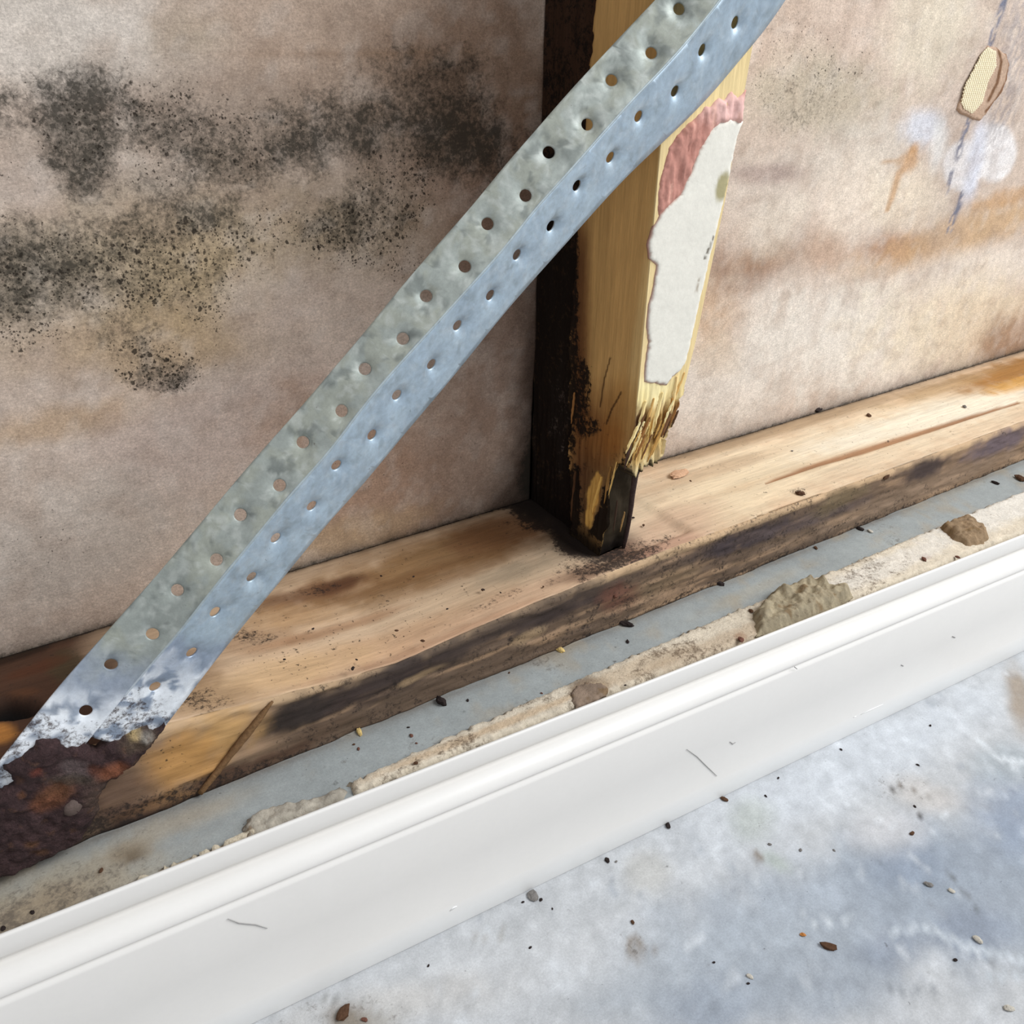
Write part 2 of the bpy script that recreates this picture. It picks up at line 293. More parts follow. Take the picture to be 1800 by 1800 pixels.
def crust(name, ax, val, px_outline, mat, parent, step, thick, nrm=-1, seed=0, rag=0, edge=.001, bumpamp=.3, bscale=300, tint=None, painter=None, origin=(0, 0, 0), uv_outline=None, aniso=(1, 1, 1), mould=None, smooth=True, base=0.0003):
    """a layer with ragged outline lying on the plane axis=val, closed underneath"""
    k = [i for i in range(3) if i != ax]
    out = uv_outline if uv_outline is not None else [on(ax, *p, val)[k] for p in px_outline]
    v, f, d = poly_sheet(out, step, seed, rag)
    P = np.zeros((len(v), 3)); P[:, k] = v; P[:, ax] = val
    hgt = thick * sstep(0, edge, d) * (1 + bumpamp * 2 * (fbm(P * bscale * np.array(aniso), 4, seed + 3) - .5)) + 1e-4
    T = P.copy(); T[:, ax] += nrm * hgt; Bm = P.copy(); Bm[:, ax] -= nrm * base
    n = len(P); V = np.vstack([T, Bm]); fs = [list(t) for t in f]; fb = [[i + n for i in t[::-1]] for t in f]
    cnt = {}
    for t in fs:
        for i in range(len(t)):
            a, b = t[i], t[(i + 1) % len(t)]; cnt[(a, b)] = 1
    side = [[b, a, a + n, b + n] for (a, b) in cnt if (b, a) not in cnt]
    # orientation
    t = fs[0]; nn = np.cross(T[t[1]] - T[t[0]], T[t[2]] - T[t[0]])
    allf = fs + fb + side
    if nn[ax] * nrm < 0: allf = [q[::-1] for q in allf]
    C = np.tile(lin(tint or (200, 200, 200)), (n, 1)); mm = np.zeros(n)
    if painter:
        r = painter(Paint(ax, val, P, seed, .3, 120), C, P, d)
        C, mm = r if isinstance(r, tuple) else (r, mm)
    return mk(name, V, allf, mat, parent, origin, {'tint': np.clip(np.vstack([C, C]), 0, 1), 'mould': np.r_[mm, mm], 'dots': np.zeros(2 * n), 'clean': np.zeros(2 * n)}, smooth)

# brown torn facing around the woven scrim
crust('torn_facing', 1, DP, [(1735, 80), (1752, 84), (1768, 96), (1773, 112), (1768, 140), (1758, 165), (1745, 180), (1732, 200), (1722, 212), (1710, 210), (1700, 205), (1688, 200), (1681, 192), (1684, 182), (1700, 150), (1720, 110)], M_res, wall, .0012, .0016,
      seed=4, rag=.0007, edge=.0012, tint=(188, 160, 138), painter=lambda p, C, P, d: over(over(C, p.stroke([(1752, 84), (1757, 110), (1750, 145), (1735, 175)], 5, .5, .2), (112, 78, 52), .9), p.stroke([(1766, 92), (1772, 112), (1765, 145), (1748, 175), (1730, 195)], 4, .5, .2), (120, 84, 58), .9))
def scrim():
    out = [(1733, 83), (1747, 90), (1747, 117), (1733, 143), (1723, 180), (1705, 200), (1690, 190), (1686, 180), (1693, 150), (1707, 123), (1723, 93)]
    v, f, d = poly_sheet([on(1, *p, DP)[[0, 2]] for p in out], .00045, 3, .0004)
    wv = np.sin(v[:, 0] * 2 * math.pi / .0030) * np.sin(v[:, 1] * 2 * math.pi / .0030) * 1.8
    P = np.c_[v[:, 0], DP - .0019 - .0005 * wv - .0004 * sstep(0, .002, d), v[:, 1]]
    mk('woven_scrim', P, f, M_scrim, wall, solid=.0004, soff=0)
scrim()
# ------------------------------------------------------------------ setting: raised concrete footing, lower floor, white skirting
YT = lambda x, off=0: -.063 - .0595 * x - off
def footing():
    xs = np.arange(-.62, .96, .0035); t = np.linspace(0, 1, 44)
    P = []
    for x in xs:
        y1 = YT(x) + .0008
        for k in t: P.append((x, .1214 + (y1 - .1214) * k, -HP))
    P = np.array(P); p = Paint(2, -HP, P, 11, .4, 70); n = fbm(P * 30, 4, 12)
    col = np.tile(lin((152, 157, 156)), (len(P), 1)) * (.8 + .4 * n)[:, None]
    for a, c, k in [((80, 1590, 220, 60, -20), (170, 158, 136), .8), ((60, 1600, 120, 30, -22), (150, 130, 104), .6), ((230, 1500, 36, 20, -15), (104, 88, 68), .9), ((180, 1532, 8, 7, 0), (96, 66, 44), .9),
                    ((300, 1450, 120, 20, -22), (168, 156, 136), .6), ((960, 1150, 60, 14, -24), (150, 140, 124), .4), ((1330, 1035, 90, 10, -24), (170, 160, 140), .4), ((1700, 850, 60, 10, -22), (176, 168, 150), .4)]:
        col = over(col, p.blob(*a, soft=.6), c, k)
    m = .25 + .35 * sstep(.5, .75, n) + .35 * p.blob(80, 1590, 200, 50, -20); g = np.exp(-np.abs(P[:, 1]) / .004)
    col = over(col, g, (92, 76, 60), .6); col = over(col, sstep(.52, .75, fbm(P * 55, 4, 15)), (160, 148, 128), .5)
    V = np.vstack([P, np.array([(x, YT(x) + .0006, -.20) for x in xs]), np.array([(x, .1214, -.20) for x in xs])])
    nx, nt_ = len(xs), len(t); Fq = [list(q) for q in gridF(nx, nt_, True)]; b = nx * nt_
    for i in range(nx - 1):
        Fq.append([i * nt_ + nt_ - 1, (i + 1) * nt_ + nt_ - 1, b + i + 1, b + i][::-1]); Fq.append([i * nt_, b + nx + i, b + nx + i + 1, (i + 1) * nt_][::-1]); Fq.append([b + i, b + i + 1, b + nx + i + 1, b + nx + i][::-1])
    e = np.zeros(len(V) - len(P))
    o = mk('wall_footing', V, Fq, M_conc, origin=(0, 0, -HP), attrs={'tint': np.clip(np.vstack([col, np.tile(lin((176, 182, 182)), (2 * nx, 1))]), 0, 1), 'mould': np.r_[m, e], 'dots': np.r_[np.full(len(P), .42), e]}, smooth=False)
    return tag(o, 'pale grey raised concrete footing strip between the bottom plate and the white skirting', 'footing', kind='structure')
footing()
ZF = -.171
def floor():
    xs = np.arange(-.62, 1.0, .0045); ys = np.arange(-.75, -.005, .0045); X, Y = np.meshgrid(xs, ys, indexing='ij'); P = np.stack([X.ravel(), Y.ravel(), np.full(X.size, ZF)], 1)
    p = Paint(2, ZF, P, 21, .6, 16); b = p.blob; s = p.stroke
    n = fbm(P * 12, 5, 22); n2 = fbm(P * 70, 4, 23)
    col = np.tile(lin((200, 203, 206)), (len(P), 1)) * (.90 + .2 * n)[:, None]
    for a, c, k in [((1500, 1590, 330, 120, -18), (158, 174, 192), .8), ((1700, 1560, 190, 150, 0), (146, 162, 180), .8), ((1600, 1520, 60, 40, 0), (136, 156, 182), .7), ((1800, 1430, 90, 60, 0), (136, 156, 184), .8),
                    ((1260, 1760, 90, 46, -10), (130, 148, 174), .85), ((1450, 1740, 160, 60, 0), (152, 166, 182), .8), ((1230, 1720, 200, 90, -10), (168, 180, 192), .5), ((1580, 1660, 60, 40, 0), (134, 150, 172), .8), ((1700, 1640, 60, 40, 0), (132, 148, 172), .7),
                    ((1560, 1460, 60, 36, 0), (206, 204, 206), .7), ((1480, 1350, 260, 60, -26), (210, 218, 228), .6), ((1630, 1400, 60, 26, 15), (200, 190, 180), .7), ((1790, 1220, 20, 60, -10), (170, 140, 100), .8), ((1780, 1340, 60, 30, 0), (160, 176, 186), .6),
                    ((900, 1700, 200, 70, -10), (206, 208, 210), .7), ((700, 1760, 160, 40, -10), (210, 204, 196), .7), ((1320, 1440, 40, 36, 0), (188, 196, 184), .7), ((1365, 1515, 30, 12, 30), (178, 192, 178), .7), ((1332, 1505, 12, 7, 45), (140, 118, 92), .8),
                    ((610, 1790, 34, 26, 20), (130, 104, 70), .85), ((640, 1795, 60, 18, 0), (160, 150, 130), .5), ((1140, 1530, 40, 36, 0), (196, 192, 182), .7), ((1420, 1630, 100, 40, 0), (176, 188, 200), .3)]:
        col = over(col, b(*a, soft=.6), c, k)
    for c_, r in (((1116, 1668), 17), ((1153, 1672), 7)):
        o_ = b(*c_, r, r * 1.3, soft=.18, warp=.35); i_ = b(*c_, r * .55, r * .75, soft=.3, warp=.4); col = over(col, np.clip(o_ - .45 * i_, 0, 1), (148, 128, 102), .75)
    for pts, w, c, k in [([(1668, 1535), (1720, 1600), (1738, 1660), (1745, 1700), (1735, 1730)], 3.5, (110, 116, 120), .8), ([(1722, 1305), (1760, 1335), (1800, 1340)], 6, (226, 234, 240), .8), ([(1425, 1625), (1480, 1620), (1510, 1595)], 5, (214, 224, 232), .7),
                         ([(1560, 1640), (1630, 1630), (1700, 1665), (1800, 1690)], 12, (206, 218, 228), .7), ([(1740, 1715), (1800, 1720)], 10, (208, 220, 230), .7), ([(1540, 1360), (1570, 1388)], 2.5, (90, 80, 70), .9), ([(1570, 1375), (1640, 1400)], 2.5, (140, 126, 110), .8),
                         ([(1610, 1420), (1620, 1440)], 2.5, (80, 76, 74), .9), ([(880, 1625), (885, 1640), (872, 1655)], 3, (150, 136, 112), .8), ([(820, 1640), (850, 1650)], 5, (160, 150, 136), .6), ([(660, 1655), (640, 1670), (600, 1650)], 4, (150, 144, 132), .5),
                         ([(560, 1752), (640, 1762)], 8, (150, 150, 146), .7), ([(1650, 1735), (1600, 1745), (1550, 1740)], 8, (120, 128, 136), .5)]:
        col = over(col, s(pts, w, .6, .5), c, k)
    col = over(col, sstep(.62, .8, n2) * sstep(.5, .65, fbm(P * 30, 3, 29)), (152, 162, 176), .5)
    col = over(col, sstep(.62, .8, fbm(P * 90, 4, 24)), (226, 232, 238), .5)
    lum = col.mean(1, keepdims=True); col = (col * .62 + lum * .38) * .80
    col *= (.76 + .48 * fbm(P * 130, 4, 26))[:, None]
    m = .22 + .2 * b(1580, 1385, 60, 30, 20) + .2 * b(620, 1780, 160, 40) + .15 * b(1310, 1450, 50, 30) + .25 * b(1115, 1668, 20, 24); d = np.full(len(P), .34)
    o = mk('floor', P, gridF(len(xs), len(ys)), M_conc, origin=(0, -.3, ZF), attrs={'tint': np.clip(col, 0, 1), 'mould': m, 'dots': d}, solid=.03, soff=-1)
    tag(o, 'blue-grey mottled concrete floor in front of the skirting', 'floor', kind='structure')
floor()
def skirting():
    prof = [(.0, -.0392), (.0006, -.0388), (.0014, -.0388), (.0021, -.0393), (.0024, -.0402), (.0028, -.0460), (.0030, -.0508), (.0024, -.0520), (.0008, -.0528), (-.0002, -.0540), (-.0002, -.0556), (.0010, -.0563), (.0030, -.0564), (.0058, -.0568), (.0086, -.0580), (.0108, -.0598), (.0124, -.0624), (.0132, -.0646),
            (.0130, -.0654), (.0118, -.0660), (.0112, -.0670), (.0120, -.0682), (.0134, -.0696), (.0139, -.0710), (.0140, -.1100), (.0140, -.1484), (.0142, -.1490), (.0142, -.1600), (.0141, -.1690), (.0136, ZF + .0004), (.0, ZF + .0004)]
    xs = np.arange(-.60, .95, .006); P = []; np_ = len(prof)
    for i, x in enumerate(xs):
        for (o_, z) in prof: P.append((x, YT(x, o_), z))
    P = np.array(P); Fq = []
    for i in range(len(xs) - 1):
        for j in range(np_): a = i * np_ + j; b = i * np_ + (j + 1) % np_; Fq.append([a, b, b + np_, a + np_])
    Fq.append(list(range(np_))[::-1]); Fq.append([(len(xs) - 1) * np_ + j for j in range(np_)])
    col = np.tile(lin((226, 223, 218)), (len(P), 1)); n = fbm(P * 14, 3, 31)
    col *= (.985 + .03 * n)[:, None]
    z = P[:, 2]; low = sstep(-.1485, -.1500, z); col = over(col, low, (228, 228, 226), .8)
    o = mk('baseboard_front', P, Fq, M_white, origin=(0, -.07, ZF), attrs={'tint': np.clip(col, 0, 1)})
    tag(o, 'white painted moulded skirting board along the footing', 'skirting board', kind='structure')
    md = o.modifiers.new('hard', 'EDGE_SPLIT'); md.split_angle = math.radians(38)
    # scuffs and paint nibs
    def onT(px, py, off):
        r = ray(px, py); nn = np.array([.0595, 1, 0]); t = (-.063 - off - nn @ CAM_C) / (nn @ r); return CAM_C + t * r
    mats = {'grey': surf('grey_scuff', (150, 148, 146), var=(), bump=0), 'white': surf('white_nib', (244, 243, 240), rough=.4, var=(), bump=0), 'dark': surf('dark_scuff', (110, 108, 108), var=(), bump=0)}
    def line(name, pts, w, m):
        Q = [onT(*q, .01425) for q in pts]; V = []; 
        for i, q in enumerate(Q):
            d = Q[min(i + 1, len(Q) - 1)] - Q[max(i - 1, 0)]; d /= np.linalg.norm(d); s_ = np.cross(d, [.0595, 1, 0]); s_ /= np.linalg.norm(s_)
            ww = w * (.35 if i in (0, len(Q) - 1) else 1)
            V += [q + s_ * ww, q + np.array([0, -.00012, 0]), q - s_ * ww]
        Fq = []
        for i in range(len(Q) - 1):
            for k in (0, 1): a = i * 3 + k; Fq.append([a, a + 1, a + 4, a + 3])
        mk(name, V, Fq, m, o, solid=.00025, soff=0)
    line('scuff', [(1207, 1317), (1225, 1330), (1240, 1345), (1260, 1364)], .00022, mats['grey'])
    line('scuff', [(400, 1615), (420, 1623), (450, 1626), (470, 1632)], .00022, mats['grey'])
    line('scuff', [(1283, 1304), (1288, 1308), (1293, 1305)], .0004, mats['grey'])
    line('scuff', [(1396, 1172), (1401, 1176)], .0005, mats['dark'])
    line('scuff', [(1674, 1119), (1679, 1121)], .0007, mats['dark'])
    line('scuff', [(1584, 1169), (1588, 1171)], .0005, mats['dark'])
    line('paint_nib', [(791, 1601), (797, 1596), (803, 1593)], .0011, mats['white'])
    line('paint_nib', [(1500, 1261), (1505, 1259)], .0009, mats['white'])
    line('paint_nib', [(1513, 1256), (1530, 1248), (1552, 1238)], .0006, mats['white'])
skirting()

# ------------------------------------------------------------------ bottom plate
ex = [-.62, -.378, -.3035, -.256, -.207, -.1707, -.09, -.013, .055, .254, .49, .95]
ez = [.020, .0175, .0100, .0033, -.0034, -.0070, -.0010, .0022, .0040, .0026, .0012, 0]
bx = [-.62, -.37, -.3057, -.2003, .0005, .1423, .3443, .681, .95]; by = [.1195, .1202, .1215, .1215, .1160, .1214, .1214, .1112, .1112]
def plate():
    xs = np.arange(-.615, .945, .0022); P = []; sec = []
    nt1, nt2 = 62, 30
    for x in xs:
        ze = np.interp(x, ex, ez); L = .1216
        for k in range(nt1 - 1): t = k / (nt1 - 1); P.append((x, L * (1 - t) + .0035 * t, ze * sstep(.0, 1, t) ** 1.0 if True else 0))
        for a in (0, 20, 40, 60, 80, 90): r = .0035; P.append((x, r - r * math.sin(math.radians(a)), ze - r + r * math.cos(math.radians(a))))
        for k in range(1, nt2): P.append((x, 0, (ze - .0035) + (-HP - ze + .0035) * k / (nt2 - 1)))
    n = len(P) // len(xs); P = np.array(P); side = P[:, 1] < .0030
    Q = P.copy()
    P0 = P.copy()
    p = Paint(2, 0, P0, 41, .4, 50); b = p.blob; s = p.stroke; q = Paint(1, 0, P0, 42, .45, 60); B = q.blob; S = q.stroke
    g = fbm(P * [7, 130, 130], 4, 43); g2 = fbm(P * [14, 420, 420], 3, 44)
    col = np.tile(lin((198, 170, 140)), (len(P), 1)) * (.86 + .28 * g)[:, None]
    top = ~side
    for a, c, k in [((1500, 780, 400, 60, -17), (218, 200, 172), .8), ((1300, 860, 140, 60, -20), (222, 204, 172), .5), ((1650, 730, 200, 24, -16), (224, 214, 194), .8), ((1400, 745, 260, 10, -16), (164, 138, 108), .8), ((1780, 655, 90, 22, -16), (150, 104, 48), .95), ((1800, 672, 60, 12, -14), (196, 146, 70), .8),
                    ((1660, 680, 90, 10, -18), (160, 130, 92), .7), ((760, 985, 210, 40, -17), (138, 102, 60), .85), ((900, 930, 90, 36, -15), (128, 88, 56), .8), ((560, 1040, 100, 16, -14), (112, 76, 50), .85), ((600, 1025, 40, 10, -18), (92, 60, 40), .9), ((820, 1040, 150, 26, -20), (176, 152, 124), .7),
                    ((900, 1060, 220, 22, -20), (196, 160, 130), .6), ((650, 1130, 220, 26, -22), (190, 152, 118), .6), ((520, 1080, 80, 22, -10), (176, 138, 96), .6), ((700, 1080, 150, 14, -16), (206, 180, 150), .5), ((1180, 930, 80, 40, -20), (190, 156, 132), .6),
                    ((450, 1130, 90, 20, -10), (160, 124, 92), .5), ((1060, 960, 60, 30, 0), (70, 48, 40), .85), ((1030, 1010, 60, 14, -14), (110, 80, 62), .7), ((1110, 975, 50, 22, 0), (120, 84, 66), .7), ((960, 895, 70, 26, 10), (26, 16, 12), 1), ((1010, 940, 60, 30, 20), (24, 16, 12), 1),
                    ((480, 1190, 160, 30, -20), (206, 172, 128), .6), ((1250, 830, 120, 12, -17), (176, 146, 116), .5), ((1500, 800, 200, 8, -17), (190, 160, 126), .5), ((700, 1020, 160, 10, -17), (120, 86, 54), .7), ((820, 1000, 140, 14, -18), (130, 96, 62), .6), ((760, 1120, 200, 6, -20), (160, 120, 92), .5), ((600, 1095, 120, 8, -18), (150, 108, 74), .6), ((900, 1005, 60, 14, -15), (150, 134, 112), .5), ((1180, 970, 60, 20, -20), (164, 124, 104), .6), ((380, 1240, 70, 30, -15), (150, 122, 92), .6), ((330, 1190, 60, 40, 0), (140, 110, 80), .7)]:
        col = over(col, b(*a, soft=.55) * top, c, k)
    dk = sstep(-.295, -.335, P[:, 0] + (fbm(P * 40, 3, 45) - .5) * .03) * top; col = over(col, dk, (66, 34, 20), .93)
    for a, c, k in [((25, 1265, 60, 30, 0), (8, 6, 6), 1), ((10, 1325, 34, 26, 0), (190, 130, 66), 1), ((120, 1180, 30, 34, 0), (78, 66, 46), .8), ((60, 1180, 60, 12, -20), (96, 56, 36), .6), ((50, 1230, 30, 10, 0), (110, 70, 44), .5), ((30, 1150, 60, 12, -18), (40, 24, 16), .8)]:
        col = over(col, b(*a, soft=.4) * top, c, k)
    # saw kerf / open crack and seam grime
    cr = s([(1345, 853), (1420, 825), (1500, 800), (1600, 768), (1700, 736), (1790, 708)], [3, 7, 10, 9, 7, 3], .3, .12) * top; col = over(col, cr, (150, 110, 78), .95)
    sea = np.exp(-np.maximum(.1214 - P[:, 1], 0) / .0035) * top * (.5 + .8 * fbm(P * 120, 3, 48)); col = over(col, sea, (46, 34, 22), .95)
    # front edge highlight painted in as a paler line; front face is stained dark
    fr = side.astype(float); zr = np.interp(P[:, 0], xs, np.interp(xs, ex, ez)) - P[:, 2]
    col = over(col, fr, (146, 118, 92), .85)
    st = fbm(P * [16, 60, 190], 4, 46)
    dark = fr * sstep(.40, .56, st + .12 * sstep(.004, .009, zr) - .05 * sstep(.024, .042, zr))
    left = sstep(-.235, -.262, P[:, 0])
    dark *= 1 - .9 * left * sstep(.046, .030, zr); dark *= 1 - .55 * sstep(.20, .42, P[:, 0])
    col = over(col, dark, (78, 64, 54), .82)
    hl = fr * sstep(.0075, .0045, zr + (g2 - .5) * .006); col = over(col, hl, (196, 166, 130), .7)
    for a, c, k in [((640, 1215, 180, 22, -22), (52, 42, 40), .9), ((900, 1100, 200, 20, -22), (60, 50, 46), .85), ((1000, 1075, 80, 10, -22), (56, 46, 44), .8), ((1090, 1050, 34, 20, -20), (104, 66, 52), .7), ((1180, 1020, 60, 14, -22), (120, 100, 76), .6), ((1310, 950, 90, 14, -22), (60, 52, 56), .9),
                    ((1440, 910, 90, 10, -20), (88, 76, 76), .8), ((1480, 880, 50, 14, -30), (110, 94, 70), .8), ((1625, 828, 40, 15, -24), (66, 54, 52), .95), ((1760, 780, 60, 16, -24), (96, 84, 92), .85), ((1600, 870, 200, 14, -22), (140, 118, 98), .6), ((520, 1260, 60, 22, -24), (48, 40, 36), .9), ((560, 1290, 60, 12, -24), (96, 76, 60), .6),
                    ((400, 1290, 70, 40, -30), (188, 148, 96), .9), ((330, 1340, 70, 40, -25), (182, 136, 80), .9), ((300, 1410, 90, 16, -20), (134, 100, 66), .8), ((380, 1370, 60, 10, -22), (76, 56, 44), .9), ((470, 1340, 90, 10, -22), (84, 62, 48), .85), ((350, 1400, 120, 7, -20), (60, 44, 36), .8), ((200, 1400, 80, 50, 0), (84, 62, 52), .7), ((220, 1460, 120, 14, -20), (44, 32, 28), .9), ((740, 1190, 40, 5, -24), (150, 126, 96), .8), ((930, 1120, 30, 8, -24), (158, 134, 104), .8)]:
        col = over(col, B(*a, soft=.5) * fr, c, k)
    m = np.where(top, .22 + .14 * g2, .34 + .22 * g - .12 * sstep(.18, .4, P[:, 0]))
    m = m * (1 - .6 * left * fr)
    for a, k in [((1080, 985, 110, 36, -15), .75), ((970, 900, 90, 36, 10), 1.3), ((1030, 950, 60, 30, 0), 1.2), ((860, 1060, 70, 10, -20), .5), ((760, 1150, 50, 10, -20), .7), ((600, 1170, 40, 12, -20), .45), ((560, 1035, 60, 10, -14), .6), ((440, 1120, 60, 14, 0), .6), ((420, 1080, 60, 10, -14), .5), ((1400, 868, 24, 7, -10), .6), ((350, 1245, 60, 30, 0), .6)]:
        m = np.maximum(m, k * b(*a, soft=.6) * top)
    m = np.maximum(m, top * .75 * np.exp(-np.maximum(.1214 - P[:, 1], 0) / .003))
    m = np.maximum(m, .62 * fr * sstep(.036, .046, zr)); d = np.where(top, .46, .40); d = np.maximum(d, .62 * b(620, 1110, 260, 60, -22) * top); d = np.maximum(d, .65 * B(290, 1340, 60, 40) * fr)
    # relief: crack, rough front face
    P[:, 2] -= cr * .0016
    P[:, 1] += fr * (fbm(P * [60, 1, 260], 4, 47) - .5) * .0030 + fr * .0012
    P[:, 2] += top * (fbm(P * [12, 90, 1], 3, 49) - .5) * .0010
    foot = sstep(-.012, -.005, P[:, 0]) * sstep(.082, .070, P[:, 0]) * top * sstep(.012, .017, P0[:, 1]); P[:, 2] = P[:, 2] * (1 - foot) + foot * np.minimum(P[:, 2], .0)
    hole = b(25, 1265, 55, 26, 0, soft=.4) * top; P[:, 2] -= hole * .012
    V = np.vstack([P, [(x, .1216, -HP) for x in xs]]); nx = len(xs); off = len(P); Fq = [list(f) for f in gridF(nx, n, True)]
    for i in range(nx - 1): Fq += [[i * n + n - 1, (i + 1) * n + n - 1, off + i + 1, off + i][::-1], [i * n, off + i, off + i + 1, (i + 1) * n][::-1]]
    Fq.append([j for j in range(n)] + [off]); Fq.append(([(nx - 1) * n + j for j in range(n)] + [off + nx - 1])[::-1])
    z1 = np.zeros(nx)
    o = mk('bottom_plate', V, Fq, M_plate, origin=(0, .06, -HP), attrs={'tint': np.clip(np.vstack([col, np.tile(lin((80, 60, 45)), (nx, 1))]), 0, 1), 'mould': np.r_[m, z1], 'dots': np.r_[d, z1]})
    tag(o, 'stained timber bottom plate with mouldy front face, lying along the foot of the board', 'timber plate')
plate()

# ------------------------------------------------------------------ rotten stud
def stud():
    root = empty('timber_stud', (.024, .06, 0)); tag(root, 'upright timber stud with rotten blackened foot and torn plaster paper on its front', 'timber stud')
    zs = np.r_[np.arange(.0006, .19, .0013), np.arange(.19, .61, .0034)]
    rn = np.random.default_rng(3)
    nz = lambda z, sc, s: fbm(np.c_[np.atleast_1d(z) * sc, np.zeros(np.size(z)), np.zeros(np.size(z))], 3, s)
    def W(z):
        w = np.interp(z, [0, .07, .0785, .083, .095, .112, .129, .159, .242, .324, .61], [.0235, .0235, .0245, .024, .0270, .0335, .0385, .0434, .0531, .0590, .066])
        return w + (nz(z, 160, 61) - .5)[0] * .008 * (sstep(.075, .085, z) - sstep(.125, .14, z))
    N1, N2, N3, N4 = 104, 40, 26, 6; rows = []
    for z in zs:
        w = W(z); x0 = 0.0; r = []
        for k in range(N1): r.append((0, .1205 * (1 - k / N1), z, 0))
        for k in range(N2): r.append((w * k / N2, 0, z, 1))
        for k in range(N3): r.append((w, .1205 * k / N3, z, 2))
        for k in range(N4): r.append((w * (1 - k / N4), .1205, z, 3))
        rows.append(r)
    A = np.array(rows).reshape(-1, 4); P = A[:, :3].copy(); face = A[:, 3]; z = P[:, 2]; n = N1 + N2 + N3 + N4
    P0 = P.copy(); sd = (face == 0); fr = face == 1
    # back part of the side face is eaten away behind a ragged edge
    ye = np.interp(z, [0, .018, .06, .10, .144, .252, .341, .6], [.062, .0634, .066, .0700, .0720, .0700, .0640, .06]) + (fbm(P * [0, 0, 70], 3, 62) - .5) * .012 * sstep(.2, .1, z)+ (fbm(P * [0, 0, 260], 2, 66) - .5) * .003
    rear = sstep(ye, ye + .0012, P0[:, 1]) * sd
    P[:, 0] += rear * (.0045 + .002 * fbm(P0 * [1, 120, 30], 3, 64))
    # hollow foot: front recedes below the break
    edge = .0785 + (fbm(P0 * [420, 0, 0], 2, 65) - .5) * .014
    low = sstep(edge + .0006, edge - .0006, z); lim = .021 + (fbm(P0 * [60, 0, 50], 3, 67) - .5) * .010
    lim = lim * np.interp(z, [0, .02, .06, .08], [1.25, 1.1, .9, .5])
    P[:, 1] = np.where((low > .5) & (P[:, 1] < lim), lim + .0006 * face, P[:, 1])
    # splinter relief along the grain
    fa = np.exp(-((z - .103) / .024) ** 2) ; sp = (fbm(P0 * [420, 420, 38], 4, 68) - .5)
    P[:, 1] += np.where(fr, (sp * .011 * fa + .0022 * fa * sstep(.15, .10, z)), 0)
    P[:, 0] += np.where(sd, sp * .0045 * np.exp(-((z - .05) / .05) ** 2), 0) + np.where(face == 2, sp * .011 * fa, 0)
    P[:, 0] += np.where(sd, (fbm(P0 * [1, 60, 6], 3, 69) - .5) * .0012, 0)
    ck = Paint(0, 0, P0, 71, .12, 90); b = ck.blob; s = ck.stroke; fk = Paint(1, 0, P0, 72, .3, 120); B = fk.blob; S = fk.stroke
    crk = s([(1072, 630), (1062, 668), (1055, 715)], 2.5, .5, .2) + s([(1092, 690), (1075, 720), (1066, 745)], 3, .5, .2) + s([(1075, 290), (1068, 340)], 1.5, .5)
    g = fbm(P0 * [260, 160, 5], 4, 73); g2 = fbm(P0 * [500, 420, 14], 3, 74)
    col = np.tile(lin((198, 158, 100)), (len(P), 1)) * (.84 + .32 * g)[:, None]
    col = over(col, fr | (face == 2), (232, 210, 158), .85)
    # side face tints
    for a, c, k in [((1100, 420, 40, 260, 3), (206, 164, 104), .7), ((1130, 560, 12, 180, 8), (226, 196, 136), .5), ((1020, 560, 16, 240, 0), (120, 78, 44), .7), ((1010, 480, 22, 80, 0), (84, 48, 28), .7), ((1090, 720, 30, 50, 10), (190, 140, 72), .5),
                    ((1050, 790, 40, 44, 0), (140, 88, 40), .8), ((1075, 770, 20, 30, 0), (176, 112, 44), .6), ((1030, 740, 26, 26, 0), (84, 56, 36), .8), ((1020, 830, 18, 80, 0), (104, 68, 40), .8), ((1040, 880, 46, 90, 0), (78, 52, 34), .75), ((1050, 740, 60, 60, 0), (132, 88, 46), .6), ((1015, 650, 14, 120, 0), (92, 56, 32), .8)]:
        col = over(col, b(*a, soft=.6) * sd, c, k)
    col = over(col, s([(1052, 838), (1042, 870), (1034, 920)], [13, 19, 12], .3, .5) * sd, (216, 170, 92), .97)
    col = over(col, s([(1086, 815), (1080, 850)], [6, 8], .3, .3) * sd, (206, 164, 88), .9)
    col = over(col, s([(1012, 700), (1006, 740)], [6, 7], .4, .3) * sd, (150, 100, 56), .9)
    col = over(col, np.clip(crk, 0, 1) * sd, (70, 44, 22), .95)
    # broken front: bright splinters, brown rot
    for a, c, k in [((1150, 690, 60, 24, 0), (248, 232, 176), .9), ((1120, 705, 20, 26, 20), (246, 226, 164), .9), ((1190, 690, 14, 36, 20), (240, 214, 150), .7), ((1160, 740, 40, 22, 0), (206, 166, 96), .8), ((1108, 760, 22, 40, 15), (112, 78, 56), .85), ((1128, 750, 12, 22, 20), (98, 66, 48), .9),
                    ((1140, 775, 22, 30, 30), (214, 178, 104), .8), ((1118, 800, 10, 20, 0), (196, 156, 88), .8), ((1095, 800, 14, 30, 10), (86, 64, 54), .9), ((1180, 730, 6, 30, 30), (160, 106, 46), .7)]:
        col = over(col, B(*a, soft=.45) * fr, c, k)
    col = over(col, sstep(.55, .7, fbm(P0 * [420, 420, 60], 3, 75)) * fa * (fr | (face == 2)), (128, 88, 48), .8)
    col = over(col, np.clip(rear * 1.2, 0, 1), (38, 25, 19), .96)
    col = over(col, rear * sstep(.58, .75, fbm(P0 * [1, 60, 40], 3, 76)) * sstep(.16, .1, z), (96, 86, 80), .7)
    col = over(col, rear * sstep(.16, .3, z), (58, 36, 26), .6)
